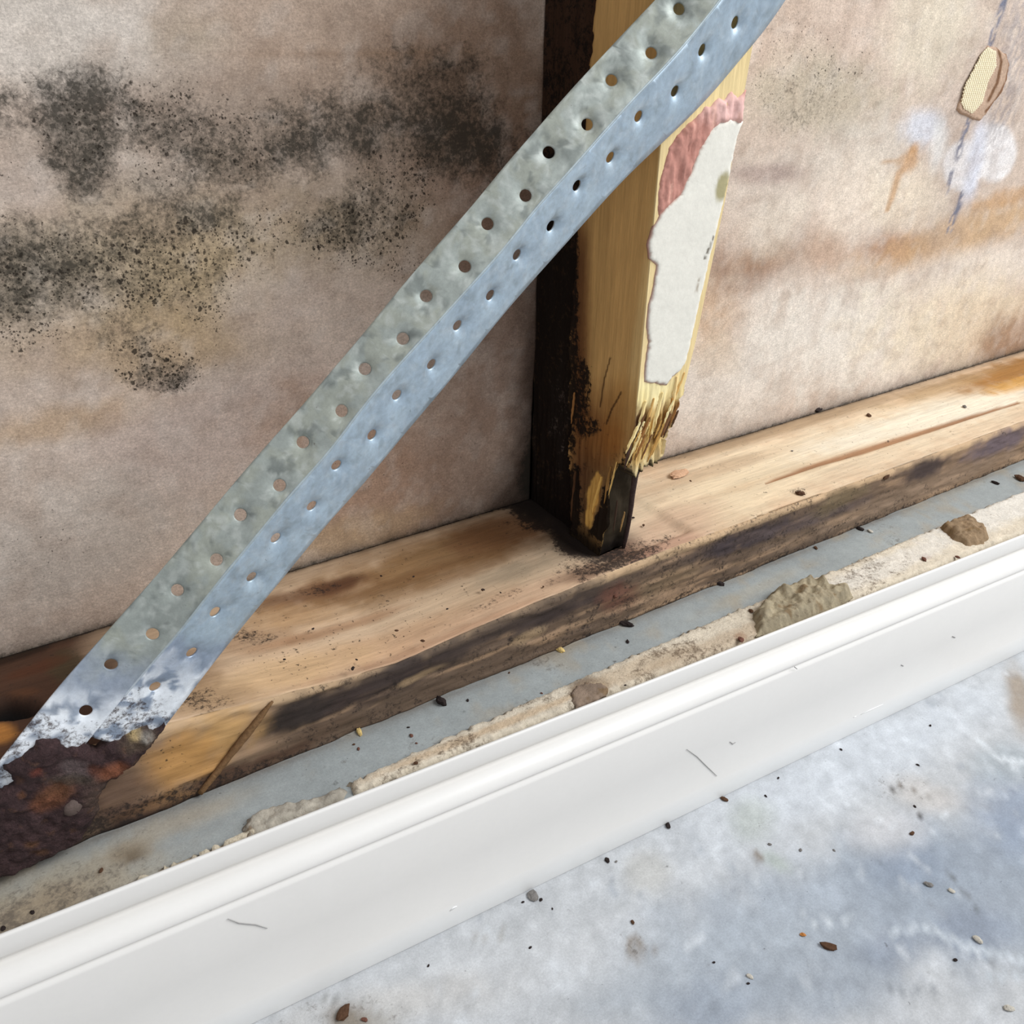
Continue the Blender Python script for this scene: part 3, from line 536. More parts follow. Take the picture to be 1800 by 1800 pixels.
    low2 = sstep(edge + .0035, edge + .0005, z); col = over(col, low2 * (fr | (face == 2)), (26, 18, 14), .97)
    base = sstep(.020, .004, z); col = over(col, base, (20, 14, 11), .95)
    m = np.where(sd, .32 * sstep(.17, .09, z) + .16 * sstep(.09, .03, z), .0)
    for a, k in [((1005, 560, 14, 300, 0), .85), ((1020, 700, 22, 90, 0), .75), ((1030, 750, 30, 24, 0), .7), ((1070, 925, 40, 34, 0), 1.1), ((1010, 880, 14, 70, 0), .9), ((1075, 890, 24, 50, 0), .95), ((1100, 830, 10, 60, 0), .6)]:
        m = np.maximum(m, k * b(*a, soft=.5) * sd)
    m = np.maximum(m, rear * .85 - .3 * rear * sstep(.18, .3, z)); m *= 1 - s([(1052, 838), (1042, 870), (1034, 920)], [16, 24, 14], .4, .3) * sd
    F_ = []; nr = len(zs)
    for i in range(nr - 1):
        for j in range(n): a = i * n + j; c = i * n + (j + 1) % n; F_.append([a, c, c + n, a + n][::-1])
    F_ = [f[::-1] for f in F_]; F_.append(list(range(n))[::-1]); F_.append([(nr - 1) * n + j for j in range(n)])
    body = mk('stud_body', P, F_, M_stud, root, attrs={'tint': np.clip(col, 0, 1), 'mould': m})
    em = body.modifiers.new('hard', 'EDGE_SPLIT'); em.split_angle = math.radians(65)
    # plaster paper residue on the front
    def pw(p, C, P, d):
        C = over(C, p.blob(1268, 330, 12, 26, 12, soft=.25), (158, 148, 104), .9); C = over(C, p.stroke([(1253, 415), (1236, 453)], 3, .4), (78, 66, 48), .95)
        C = over(C, sstep(.0008, .0, d) * (P[:, 0] < .03), (158, 92, 70), .8); C = over(C, p.stroke([(1228, 485), (1222, 510)], 3, .5), (140, 122, 100), .7)
        return C, .05 + .12 * sstep(.5, .7, fbm(P * 90, 3, 80)) + .06 * (P[:, 2] < .2)
    wl = [(1306, 214), (1283, 209), (1262, 215), (1247, 232), (1227, 262), (1213, 300), (1204, 320), (1194, 342), (1176, 358), (1160, 376), (1147, 400), (1138, 430), (1141, 454), (1153, 467), (1148, 500), (1139, 535), (1136, 575), (1139, 602), (1133, 640), (1131, 672), (1150, 674), (1171, 678), (1180, 664), (1192, 655), (1204, 640), (1212, 608), (1226, 545), (1241, 480), (1255, 420), (1264, 385), (1276, 335), (1285, 290), (1296, 240)]
    crust('plaster_paper', 1, 0, wl, M_paper, root, .0016, .0011, seed=5, rag=.0006, edge=.0007, bumpamp=.15, tint=(226, 222, 210), painter=pw, base=.001)['label'] = 'off-white plaster paper stuck to the stud front'
    def pp(p, C, P, d):
        k = fbm(P * [420, 1, 60], 3, 83); C = C * (.75 + .5 * k)[:, None]; C = over(C, p.blob(1285, 190, 50, 30, 0, soft=.6), (232, 192, 184), .8); C = over(C, sstep(.62, .75, k), (226, 178, 160), .6); return C, np.zeros(len(P))
    pk = [(1311, 158), (1296, 172), (1285, 160), (1272, 176), (1262, 172), (1250, 186), (1238, 190), (1222, 208), (1205, 222), (1190, 238), (1178, 258), (1170, 280), (1164, 305), (1158, 335), (1156, 366), (1158, 380), (1176, 362), (1196, 344), (1207, 320), (1216, 298), (1230, 264), (1248, 236), (1264, 219), (1285, 213), (1304, 218)]
    crust('torn_pink_paper', 1, 0, pk, M_paper, root, .0011, .0016, seed=6, rag=.0009, edge=.002, bumpamp=1.5, bscale=420, aniso=(1, 1, .22), tint=(190, 136, 122), painter=pp, base=.001)['label'] = 'wrinkled pink torn paper layer'
    # loose splinters
    def sliver(a, bb, w, c, t=.0010, seed=0):
        w *= .62
        a = np.array(a); bb = np.array(bb); d = bb - a; L = np.linalg.norm(d); d /= L; u = np.cross(d, [.3, 1, .2]); u /= np.linalg.norm(u); v = np.cross(d, u); V = []; K = 12; r_ = np.random.default_rng(seed)
        for i in range(K):
            k = i / (K - 1); ww = w * (math.sin(math.pi * min(1, .12 + k * .88)) ** .6 + .08) * (1 + .4 * (r_.random() - .5)); c0 = a + d * L * k + u * (r_.random() - .5) * w * .4
            V += [c0 + u * ww, c0 + v * t * .5, c0 - u * ww * (.8 + .3 * r_.random()), c0 - v * t * .5]
        Fq = [[i * 4 + j, i * 4 + (j + 1) % 4, i * 4 + 4 + (j + 1) % 4, i * 4 + 4 + j] for i in range(K - 1) for j in range(4)] + [[0, 1, 2, 3][::-1], [K * 4 - 4 + j for j in range(4)]]
        mk('splinter', V, Fq, M_stud, root, attrs={'tint': np.tile(lin(c), (len(V), 1)), 'mould': np.zeros(len(V))}, smooth=False)
    for i, (p0, p1, w, c) in enumerate([((1190, 662), (1178, 742), .0018, (236, 206, 146)), ((1203, 655), (1186, 700), .0016, (226, 184, 116)), ((1165, 690), (1142, 775), .0022, (240, 216, 154)), ((1150, 700), (1132, 760), .0016, (216, 172, 104)), ((1172, 735), (1146, 800), .0016, (206, 164, 96)), ((1135, 705), (1118, 770), .0018, (238, 212, 150)),
                                       ((1160, 760), (1138, 812), .0013, (196, 150, 84)), ((1122, 750), (1108, 815), .0016, (96, 66, 48)), ((1140, 770), (1124, 822), .0018, (222, 184, 112)), ((1182, 700), (1166, 765), .0014, (180, 128, 64)), ((1110, 770), (1098, 826), .0016, (78, 58, 50))]):
        sliver(on(1, *p0, -.0004), on(1, *p1, .0012), w, c, seed=i)
    r5 = np.random.default_rng(11)
    for i in range(26):
        t = r5.random(); x0 = 1112 + 88 * t + r5.normal() * 4; y0 = 742 - 46 * t + r5.random() * 44; L = 22 + 34 * r5.random(); c = [(232, 204, 140), (206, 162, 92), (150, 104, 58), (96, 68, 48), (244, 226, 170), (120, 84, 56)][int(r5.integers(6))]
        if y0 + L > 700 + (1215 - x0) * 1.35 + 20: L = max(14, 720 + (1215 - x0) * 1.35 - y0)
        sliver(on(1, x0, y0, -.0012), on(1, x0 - L * .42, y0 + L, .0008 - .0016 * r5.random()), .0009 + .0009 * r5.random(), c, seed=70 + i)
    for i, (p0, p1, w, c, y) in enumerate([((1074, 820), (1062, 885), .0018, (150, 110, 60), -.0008), ((1084, 812), (1070, 870), .0010, (226, 184, 110), -.001), ((1010, 690), (1004, 745), .0014, (150, 104, 60), -.0006), ((1058, 838), (1040, 905), .0022, (222, 176, 96), -.0006), ((1012, 828), (1004, 915), .0020, (84, 56, 36), -.0002), ((1085, 880), (1078, 935), .0012, (60, 44, 34), .002), ((1098, 900), (1090, 935), .0010, (150, 116, 72), .004)]):
        sliver(on(0, *p0, y), on(0, *p1, y), w, c, seed=40 + i)
stud()

# ------------------------------------------------------------------ galvanised angle brace
def brace():
    root = empty('metal_brace', tuple(on(1, 303, 1259, 0))); tag(root, 'perforated galvanised steel angle brace, rusted at its lower end, running diagonally across the frame', 'metal brace')
    UP = [(-120, 1476), (0, 1339), (29, 1300), (66, 1253), (109, 1199), (154, 1150), (217, 1077), (277, 1010), (367, 903), (430, 827), (480, 770), (547, 697), (600, 630), (630, 600), (700, 510), (787, 410), (833, 360), (893, 283), (953, 217), (1007, 153), (1067, 90), (1120, 33), (1153, 0), (1230, -85)]
    LO = [(150, 1440), (230, 1352), (303, 1259), (350, 1196), (430, 1093), (493, 1020), (533, 970), (600, 887), (617, 877), (700, 773), (780, 680), (845, 600), (873, 563), (937, 490), (1003, 417), (1053, 360), (1093, 316), (1142, 269), (1184, 231), (1220, 196), (1256, 160), (1298, 104), (1329, 71), (1353, 44), (1378, 0), (1440, -90)]
    FO = [(30, 1450), (110, 1355), (185, 1265), (253, 1180), (320, 1107), (360, 1050), (420, 980), (473, 913), (533, 843), (593, 780), (620, 735), (680, 663), (738, 601), (813, 517), (887, 437), (950, 353), (1000, 304), (1038, 256), (1067, 227), (1089, 200), (1111, 173), (1156, 131), (1196, 87), (1233, 42), (1264, 2), (1330, -86)]
    A = on(1, 154, 1150, 0); Bq = on(1, 1153, 0, 0); ax = (Bq - A) / np.linalg.norm(Bq - A); nrm_in = np.array([0, 1, 0])
    def curve(px, y):
        # the lower end is beaten flat against the plate
        Q = []
        for (x_, y_) in px:
            P = on(1, x_, y_, y)
            if y < -.008:
                k = sstep(-.035, .07, (P - A) @ ax); P = on(1, x_, y_, y * k + -.0045 * (1 - k))
            Q.append(P)
        Q = np.array(Q); s = (Q - A) @ ax; g = np.linspace(s.min(), s.max(), 400)
        G = np.stack([np.interp(g, s, Q[:, i]) for i in range(3)], 1)
        for i in range(3):
            sg = 9; ker = np.exp(-.5 * (np.arange(-27, 28) / sg) ** 2); ker /= ker.sum(); pad = np.r_[2 * G[0, i] - G[27:0:-1, i], G[:, i], 2 * G[-1, i] - G[-2:-29:-1, i]]; G[:, i] = np.convolve(pad, ker, 'valid')
        return g, G
    cu, cl, cf = curve(UP, -.0025), curve(LO, -.0025), curve(FO, -.0165)
    def ev(c, s):
        s = np.atleast_1d(s); out = 0; w = [.25, .5, .25]
        for d, k in zip((-.001, 0, .001), w): out = out + k * np.stack([np.interp(s + d, c[0], c[1][:, i]) for i in range(3)], 1)
        return out
    HU = [(1195, 13), (1146, 91), (1076, 139), (1033, 217), (965, 267), (924, 343), (857, 393), (817, 468), (749, 520), (708, 595), (641, 648), (600, 722), (532, 777), (491, 853), (422, 905), (380, 984), (311, 1038), (268, 1115), (195, 1169), (151, 1250)][::-1]
    HL = [(1296, 41), (1239, 90), (1190, 162), (1125, 206), (1077, 279), (1017, 328), (971, 399), (912, 450), (865, 521), (807, 574), (762, 643), (701, 697), (657, 767), (595, 821), (551, 892), (488, 949), (446, 1018), (379, 1077), (337, 1147), (273, 1208)][::-1]
    def locate(c0, c1, hp):
        out = []
        for (x, y) in hp:
            s, t = float((on(1, x, y, -.006) - A) @ ax), .5
            def pr(s, t):
                P = ev(c0, s)[0] * (1 - t) + ev(c1, s)[0] * t; q = CAM_R.T @ (P - CAM_C); return np.array([900 + F * q[0] / q[2], 900 + F * q[1] / q[2]])
            for _ in range(8):
                r = pr(s, t) - (x, y); J = np.array([(pr(s + 1e-4, t) - pr(s, t)) / 1e-4, (pr(s, t + 1e-3) - pr(s, t)) / 1e-3]).T; d = np.linalg.solve(J, -r); s += d[0]; t += d[1]
            out.append((s, float(np.clip(t, .2, .8))))
        return out
    def sheet(name, c0, c1, holes, seed, upper):
        hs = locate(c0, c1, holes); V = []; Fq = []; DN = []; R0 = .0031
        bnd = [hs[0][0] - .012] + [(a[0] + b[0]) / 2 for a, b in zip(hs, hs[1:])] + [hs[-1][0] + .016]
        idx = {}
        def S(s, t): return ev(c0, s) * (1 - t)[:, None] + ev(c1, s) * t[:, None]
        def add(pt, lab=None):
            key = (round(pt[0], 7), round(pt[1], 7))
            if key in idx: return idx[key]
            idx[key] = len(V); V.append(pt); return idx[key]
        NS, NT = 7, 12
        for ci, (hs_, ht) in enumerate(hs):
            a, b = bnd[ci], bnd[ci + 1]; Wd = np.linalg.norm(ev(c0, hs_)[0] - ev(c1, hs_)[0])
            ring = [(a + (b - a) * k / NS, 0.) for k in range(NS)] + [(b, k / NT) for k in range(NT)] + [(b - (b - a) * k / NS, 1.) for k in range(NS)] + [(a, 1 - k / NT) for k in range(NT)]
            rr = []
            for (s, t) in ring:
                dx, dy = s - hs_, (t - ht) * Wd; L = math.hypot(dx, dy); row = []
                for f_ in (R0, R0 + .0006, R0 + .0014, R0 + .0024, R0 + .0038, R0 + .0056, R0 + .0078, R0 + .0100):
                    q = min(f_ / L, .55 + .038 * (f_ - R0) / .001); row.append(add((hs_ + dx * q + 0 * t, ht + (t - ht) * q)))
                for u_ in (.34, .67): q2 = q + (1 - q) * u_; row.append(add((hs_ + dx * q2, ht + (t - ht) * q2)))
                row.append(add((s, t))); rr.append(row)
            for i in range(len(rr)):
                j = (i + 1) % len(rr)
                for k in range(10): Fq.append([rr[i][k], rr[i][k + 1], rr[j][k + 1], rr[j][k]])
        # plain length beyond the last holes, both ends
        for (a, b, n_) in ((bnd[0] - (.07 if upper else .024), bnd[0], 16), (bnd[-1], bnd[-1] + .05, 8)):
            for i in range(n_):
                for k in range(NT):
                    s0, s1 = a + (b - a) * i / n_, a + (b - a) * (i + 1) / n_
                    if i == n_ - 1: s1 = b
                    if i == 0: s0 = a
                    Fq.append([add((s0, k / NT)), add((s1, k / NT)), add((s1, (k + 1) / NT)), add((s0, (k + 1) / NT))])
        V = np.array(V); s, t = V[:, 0], V[:, 1]; P = S(s, t); e = 1e-3
        nn = np.cross(S(s + e, t) - P, S(s, np.clip(t + e, 0, 9)) - P); nn /= np.linalg.norm(nn, axis=1)[:, None] + 1e-12; nn *= np.sign(nn[:, 1:2])   # pointing inwards
        for i, (h, ht) in enumerate(hs):
            Wd = np.linalg.norm(ev(c0, h)[0] - ev(c1, h)[0]); d = np.hypot(s - h, (t - ht) * Wd); amp = .0020 if upper else .0036
            if h > hs[-4][0] - .001 and upper: amp = .0034
            if i < 3: amp *= .5
            P += nn * (amp * np.exp(-(d / .0045) ** 2))[:, None]
        P += nn * ((fbm(P * 34, 3, seed) - .5) * .0022 * 4 * (t * (1 - t)))[:, None]
        # tint: light painted in, lower flange bluer and brighter, upper duller and dusty
        n1 = fbm(P * 120, 4, seed + 1); n2 = fbm(P * 330, 3, seed + 2)
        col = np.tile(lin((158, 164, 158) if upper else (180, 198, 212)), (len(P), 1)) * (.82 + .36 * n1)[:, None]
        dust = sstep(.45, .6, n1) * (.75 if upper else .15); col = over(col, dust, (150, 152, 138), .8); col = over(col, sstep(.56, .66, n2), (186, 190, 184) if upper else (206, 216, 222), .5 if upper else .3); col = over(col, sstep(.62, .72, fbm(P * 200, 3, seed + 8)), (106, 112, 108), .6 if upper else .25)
        sl = s - locate(c0, c1, [(151, 1250) if upper else (273, 1208)])[0][0]
        n3 = fbm(P * 60, 4, seed + 4)
        col = over(col, sstep(.045, .02, sl + (n3 - .5) * .04), (150, 162, 184), .7)
        wh = sstep(.028, .002, sl + (n3 - .5) * .05) * sstep(.38, .5, fbm(P * 190, 3, seed + 6)); col = over(col, wh, (232, 236, 240), .95)
        top_ = sstep(.235, .25, (P - A) @ ax - .16) if upper else 0
        cln = np.where(upper, .55, .85) * np.ones(len(P)) - .4 * dust - .6 * wh
        m = .12 + .38 * sstep(.010, -.016, sl + (n3 - .5) * .02) + .12 * n2
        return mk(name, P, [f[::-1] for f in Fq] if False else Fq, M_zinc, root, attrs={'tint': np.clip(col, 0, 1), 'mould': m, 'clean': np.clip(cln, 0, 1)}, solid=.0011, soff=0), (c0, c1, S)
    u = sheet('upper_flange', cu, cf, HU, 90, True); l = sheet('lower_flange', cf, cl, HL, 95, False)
    u[0]['label'] = 'dull grey-green upper flange with two staggered rows of holes'; l[0]['label'] = 'blue-grey lower flange with two staggered rows of dimpled holes'
    # rolled bend line between the flanges
    ss = np.linspace(-.008, cf[0][-1], 150); c = ev(cf, ss); V = []
    r = .0007
    for i, q in enumerate(c):
        for k in range(8): a = 2 * math.pi * k / 8; V.append(q + r * (math.cos(a) * np.array([0, 1, 0]) + math.sin(a) * np.cross(ax, [0, 1, 0])))
    Fq = [[i * 8 + k, i * 8 + (k + 1) % 8, i * 8 + 8 + (k + 1) % 8, i * 8 + 8 + k] for i in range(len(c) - 1) for k in range(8)]
    V = np.array(V); sl = (V - A) @ ax; tn = np.tile(lin((172, 184, 188)), (len(V), 1)); tn = over(tn, sstep(.04, -.01, sl), (200, 208, 216), .8)
    mk('bend', V, Fq, M_zinc, root, attrs={'tint': tn, 'mould': np.full(len(V), .2), 'clean': np.full(len(V), .6)})
    # rust crust eating the end
    def rp(p, C, P, d):
        n = fbm(P * 160, 4, 101); C = C * (.6 + .8 * n)[:, None]
        for a, c_, k in [((200, 1352, 30, 14, -15), (150, 92, 64), .85), ((165, 1346, 12, 9, 0), (122, 72, 54), .7), ((95, 1390, 36, 18, -25), (124, 80, 52), .8), ((80, 1408, 30, 12, -10), (122, 76, 54), .7), ((62, 1350, 12, 8, 0), (130, 70, 56), .7), ((37, 1392, 7, 6, 0), (120, 78, 50), .7), ((55, 1478, 12, 7, 0), (112, 76, 48), .7), ((72, 1494, 12, 6, 0), (108, 74, 48), .6),
                       ((130, 1345, 24, 14, 0), (120, 106, 104), .5), ((180, 1400, 36, 30, 0), (112, 92, 78), .5), ((120, 1365, 40, 10, 0), (110, 98, 84), .5), ((245, 1300, 30, 16, -20), (120, 102, 84), .7), ((236, 1287, 12, 10, 0), (206, 180, 130), .8), ((255, 1292, 12, 8, 0), (196, 190, 180), .6)]:
            C = over(C, p.blob(*a, soft=.5), c_, k)
        C = over(C, sstep(.64, .74, fbm(P * 240, 3, 103)), (112, 80, 60), .5)
        return C
    ro = [(-60, 1440), (-10, 1402), (5, 1392), (22, 1378), (24, 1362), (10, 1354), (30, 1342), (50, 1330), (70, 1306), (98, 1303), (112, 1318), (135, 1316), (150, 1308), (162, 1322), (178, 1324), (190, 1310), (208, 1304), (230, 1292), (250, 1280), (272, 1286), (290, 1277), (276, 1300), (258, 1318), (240, 1340), (215, 1360), (186, 1378), (176, 1400), (172, 1425), (160, 1448), (140, 1478), (112, 1496), (60, 1520), (10, 1540), (-40, 1560), (-110, 1585), (-120, 1470)]
    crust('rusted_end', 1, -.0064, ro, M_rust, root, .0013, .0026, seed=12, rag=.0022, edge=.003, bumpamp=1.5, bscale=210, tint=(72, 53, 53), painter=rp, base=.0062)['label'] = 'dark flaking rust at the lower end'
    # nail head
    c = on(1, 127, 1420, -.009); V = [c + np.array([0, -.0022, 0])]; K = 16
    for r_, y in ((.0032, -.0019), (.0044, -.0008), (.0046, .0015)):
        for k in range(K): a = 2 * math.pi * k / K; rr = r_ * (1 + .12 * (rng.random() - .5)); V.append(c + np.array([rr * math.cos(a), y, rr * math.sin(a)]))
    Fq = [[0, 1 + k, 1 + (k + 1) % K] for k in range(K)] + [[1 + j * K + k, 1 + (j + 1) * K + k, 1 + (j + 1) * K + (k + 1) % K, 1 + j * K + (k + 1) % K] for j in (0, 1) for k in range(K)]
    mk('nail_head', V, Fq, surf('worn_nail_head', (92, 78, 72), rough=.8, var=((300, .25),), bump=.6, bscale=600, bdist=.0008), root)
brace()

# ------------------------------------------------------------------ nails, residue, rubble
def rod(name, pts, rad, mat, tip=.4, parent=None, label=None, cat=None, K=10):
    P = np.array(pts); V = []; n = len(P); org = P[0]
    for i, q in enumerate(P):
        d = P[min(i + 1, n - 1)] - P[max(i - 1, 0)]; d /= np.linalg.norm(d); u = np.cross(d, [0.31, .9, .1]); u /= np.linalg.norm(u); v = np.cross(d, u); r = rad[i] if hasattr(rad, '__len__') else rad
        for k in range(K): a = 2 * math.pi * k / K; rr = r * (1 + .22 * (rng.random() - .5)); V.append(q + rr * (math.cos(a) * u + math.sin(a) * v))
    Fq = [[i * K + k, i * K + (k + 1) % K, (i + 1) * K + (k + 1) % K, (i + 1) * K + k] for i in range(n - 1) for k in range(K)] + [list(range(K))[::-1], [(n - 1) * K + k for k in range(K)]]
    o = mk(name, V, Fq, mat, parent, origin=tuple(org)); return tag(o, label, cat)
a = on(2, 1096, 962, .0008); bq = on(1, 1121, 818, .0045)
rod('rusty_nail', [a + (bq - a) * t + np.array([.0008 * math.sin(t * 5), 0, 0]) for t in np.linspace(0, 1, 14)], [.0014 + .0007 * t for t in np.linspace(0, 1, 14)], M_nail, label='dark rusty nail standing on the plate at the hollow right side of the stud foot', cat='nail')
a = on(1, 479, 1233, 0); bq = on(1, 352, 1394, -.0005)
M_nail2 = surf('brown_rusty_nail', (122, 92, 62), rough=.85, spec=.2, var=((420, .35),), bump=.9, bscale=800, bdist=.0008)
rod('embedded_nail', [a + (bq - a) * t for t in np.linspace(0, 1, 26)], [.0008 + .0016 * min(1, t * 4) * (1 - .45 * t) for t in np.linspace(0, 1, 26)], M_nail2, label='thin brown nail lying slantwise in the front face of the plate, right of the brace', cat='nail')

def band(x0, x1, seed):
    """plaster strip between x0 and x1 along the footing, behind the skirting"""
    xs = np.linspace(x0, x1, 24); X = [-.42, -.36, -.281, -.223, -.099, .033, .26, .449, .95]; Yb = [-.0375, -.0372, -.0394, -.0356, -.0334, -.0324, -.0354, -.038, -.046]
    back = [(x, np.interp(x, X, Yb)) for x in xs]; front = [(x, YT(x) + .0036) for x in xs[::-1]]
    return back + front
def rp_(p, C, P, d):
    n = fbm(P * [40, 120, 1], 4, 111); C = C * (.86 + .28 * n)[:, None]
    for a, c, k in [((1035, 1215, 34, 20, -10), (132, 114, 96), .95), ((860, 1290, 200, 7, -22), (196, 166, 130), .6), ((1300, 1125, 10, 7, 0), (150, 104, 84), .8), ((1625, 985, 8, 5, 0), (150, 110, 96), .8), ((1260, 1140, 140, 16, -22), (180, 158, 132), .6), ((1120, 1180, 100, 16, -22), (192, 170, 142), .6), ((1750, 900, 120, 30, -20), (222, 218, 210), .7), ((1560, 1000, 130, 18, -22), (222, 216, 206), .7)]:
        C = over(C, p.blob(*a, soft=.35), c, k)
    C = over(C, sstep(.0025, 0, d), (190, 178, 156), .5)
    return C, .36 + .25 * sstep(.5, .7, n) - .2 * sstep(.2, .3, P[:, 0])
crust('plaster_strip', 2, -HP + .0002, None, M_res, None, .0022, .0034, nrm=1, seed=21, rag=.0022, edge=.0016, bumpamp=.25, tint=(214, 202, 182), painter=rp_, uv_outline=band(-.222, .93, 1), origin=(0, -.05, -HP))
tag(bpy.data.objects['plaster_strip'], 'long cream strip of crumbly plaster on the footing behind the skirting', 'plaster strip')
crust('plaster_fragment', 2, -HP + .0002, None, M_res, None, .0016, .0032, nrm=1, seed=22, rag=.0016, edge=.0012, bumpamp=.3, tint=(214, 200, 176), painter=rp_, uv_outline=band(-.60, -.274, 2), origin=(-.35, -.04, -HP))
tag(bpy.data.objects['plaster_fragment'], 'thin cream plaster strip at the left end of the footing, below the rusted brace end', 'plaster strip')
def chunk(name, px_out, tint, thick, seed, label, paint=None, bump=.8, step=.0011, cat='rubble', val=-HP + .0012, edge=.0035, mould=.3):
    out = px_out; k = on(2, *out[0], val)
    uvo = [np.array([q[0], max(q[1], YT(q[0]) + .0022)]) for q in (on(2, *p_, val) for p_ in out)]
    o = crust(name, 2, val, None, M_res, None, step, thick, nrm=1, seed=seed, rag=.0013, edge=edge, bumpamp=bump, bscale=150, tint=tint, painter=lambda p, C, P, d: (over(C * (.6 + .8 * fbm(P * 260, 4, seed + 7))[:, None], sstep(.62, .75, fbm(P * 150, 3, seed + 8)), (120, 96, 66), .7), np.full(len(P), mould)), uv_outline=uvo, origin=tuple(k), base=.001)
    return tag(o, label, cat)
chunk('mortar_rubble', [(425, 1466), (436, 1440), (460, 1425), (500, 1415), (540, 1408), (575, 1396), (598, 1382), (610, 1392), (607, 1420), (560, 1440), (500, 1470), (440, 1490)], (172, 164, 150), .0042, 31, 'rough grey-brown mortar rubble in the gap at the left end of the long plaster strip', val=-HP + .0004)
chunk('mortar_lump', [(1345, 1055), (1362, 1038), (1400, 1028), (1428, 1021), (1450, 1030), (1470, 1034), (1492, 1036), (1500, 1050), (1490, 1066), (1462, 1080), (1420, 1100), (1370, 1120), (1330, 1120), (1320, 1080)], (158, 146, 122), .0078, 32, 'large khaki mortar lump on the plaster strip, left of the smaller darker lump', val=-HP + .0030, edge=.005)
chunk('mortar_lump', [(1650, 928), (1680, 912), (1700, 911), (1718, 920), (1732, 932), (1740, 948), (1730, 958), (1700, 962), (1672, 950)], (146, 124, 98), .0060, 33, 'brown crumbling mortar lump on the plaster strip near the right edge, beside the skirting', val=-HP + .0030, edge=.004)
chunk('mortar_patch', [(1003, 1222), (1012, 1206), (1030, 1200), (1058, 1202), (1070, 1212), (1064, 1224), (1040, 1236), (1012, 1246), (1004, 1236)], (138, 120, 104), .0012, 34, 'flat brown mortar patch on the middle of the plaster strip, touching the skirting', val=-HP + .0034, edge=.001, bump=.4)

# crumbs: each its own lump on the surface it lies on
CR = {'brown': (84, 60, 44), 'dark': (46, 38, 36), 'yellow': (206, 178, 116), 'red': (104, 70, 58), 'pale': (186, 180, 168), 'orange': (176, 116, 60), 'grey': (120, 116, 112), 'wood': (196, 158, 128)}
CN = {'brown': 'brown', 'dark': 'blackish', 'red': 'reddish-brown', 'grey': 'grey', 'pale': 'pale'}
CM = {k: surf('crumb_' + k, v, rough=.9, spec=.15, var=((900, .3),), bump=.6, bscale=900, bdist=.0006) for k, v in CR.items()}
def crumb(px, py, r, c, ax, val, label, group, name='debris_crumb', asp=1.6, flat=.5, ang=None, cat='debris'):
    P = on(ax, px, py, val); mm = np.linalg.norm(P - CAM_C) / F * r * .72        # size from its size in the photo
    phi = (1 + 5 ** .5) / 2; V = []; Kt, Kp = 7, 9; a0 = rng.random() * 3.14 if ang is None else ang; sd_ = int(rng.integers(1000))
    for i in range(1, Kt):
        for j in range(Kp):
            th = math.pi * i / Kt; ph = 2 * math.pi * j / Kp; V.append((math.sin(th) * math.cos(ph), math.sin(th) * math.sin(ph), math.cos(th)))
    V += [(0, 0, 1), (0, 0, -1)]; V = np.array(V); V *= (.45 + 1.1 * fbm(V * 1.7 + 5, 2, sd_))[:, None]; V = V * [asp ** .5, 1 / asp ** .5, flat] * mm
    ca, sa = math.cos(a0), math.sin(a0); V[:, :2] = V[:, :2] @ np.array([[ca, sa], [-sa, ca]])
    if ax == 1: V = V[:, [0, 2, 1]] * [1, -1, 1]
    lift = -V[:, 2].min() * .6 if ax == 2 else 0
    Fq = [[i * Kp + j, (i + 1) * Kp + j, (i + 1) * Kp + (j + 1) % Kp, i * Kp + (j + 1) % Kp] for i in range(Kt - 2) for j in range(Kp)]; t, b = len(V) - 2, len(V) - 1
    Fq += [[t, j, (j + 1) % Kp] for j in range(Kp)] + [[b, (Kt - 2) * Kp + (j + 1) % Kp, (Kt - 2) * Kp + j] for j in range(Kp)]
    P = P + np.array([0, 0, lift]) if ax == 2 else P
    return tag(mk(name, V + P, Fq, CM[c], origin=tuple(P), smooth=False), label, cat, group)
crumb(775, 1236, 13, 'dark', 2, -HP, 'dark glossy crumb against the plate foot, the larger one left of centre', None, flat=.8)
crumb(632, 1288, 9, 'yellow', 2, -HP, 'yellow wood flake lying against the foot of the plate', None, 'wood_flake', asp=2.4, cat='wood flake')
crumb(985, 1144, 9, 'yellow', 2, -HP, 'small yellowish flake at the foot of the plate below the stud', None, 'wood_flake', asp=1.6, cat='wood flake')
crumb(1100, 1099, 12, 'dark', 2, -HP, 'dark crumb at the plate foot just below the rotten stud', None, asp=2.6)
crumb(1262, 1026, 10, 'dark', 2, -HP, 'dark crumb at the plate foot right of the stud', None, asp=2.4)
crumb(1512, 931, 7, 'dark', 2, -HP, 'dark crumb at the plate foot above the large mortar lump', None)
crumb(1530, 935, 6, 'pale', 2, -HP, 'pale crumb at the plate foot above the large mortar lump', None)
crumb(1434, 964, 5, 'brown', 2, -HP, 'brown crumb at the plate foot directly above the left of the large mortar lump', None)
crumb(1793, 843, 10, 'brown', 2, -HP, 'brown crumb on the footing at the right edge of the view', None)
crumb(1749, 850, 6, 'dark', 2, -HP, 'elongated dark crumb on the footing near the right edge', None, asp=2.5)
for x, y, r, c in [(1103, 1129, 5, 'dark'), (822, 1232, 4, 'dark'), (718, 1279, 3, 'dark'), (723, 1294, 5, 'red'), (732, 1307, 3, 'red'), (630, 1317, 4, 'red'), (622, 1309, 3, 'brown'), (952, 1219, 3, 'red'), (990, 1256, 3, 'brown'), (57, 1604, 5, 'dark'), (6, 1633, 5, 'dark'), (178, 1531, 5, 'brown'), (895, 1183, 3, 'brown'), (330, 1389, 3, 'pale')]:
    crumb(x, y, r, c, 2, -HP, f'tiny {CN[c]} crumb on the grey footing strip', 'tiny crumbs on the footing strip')
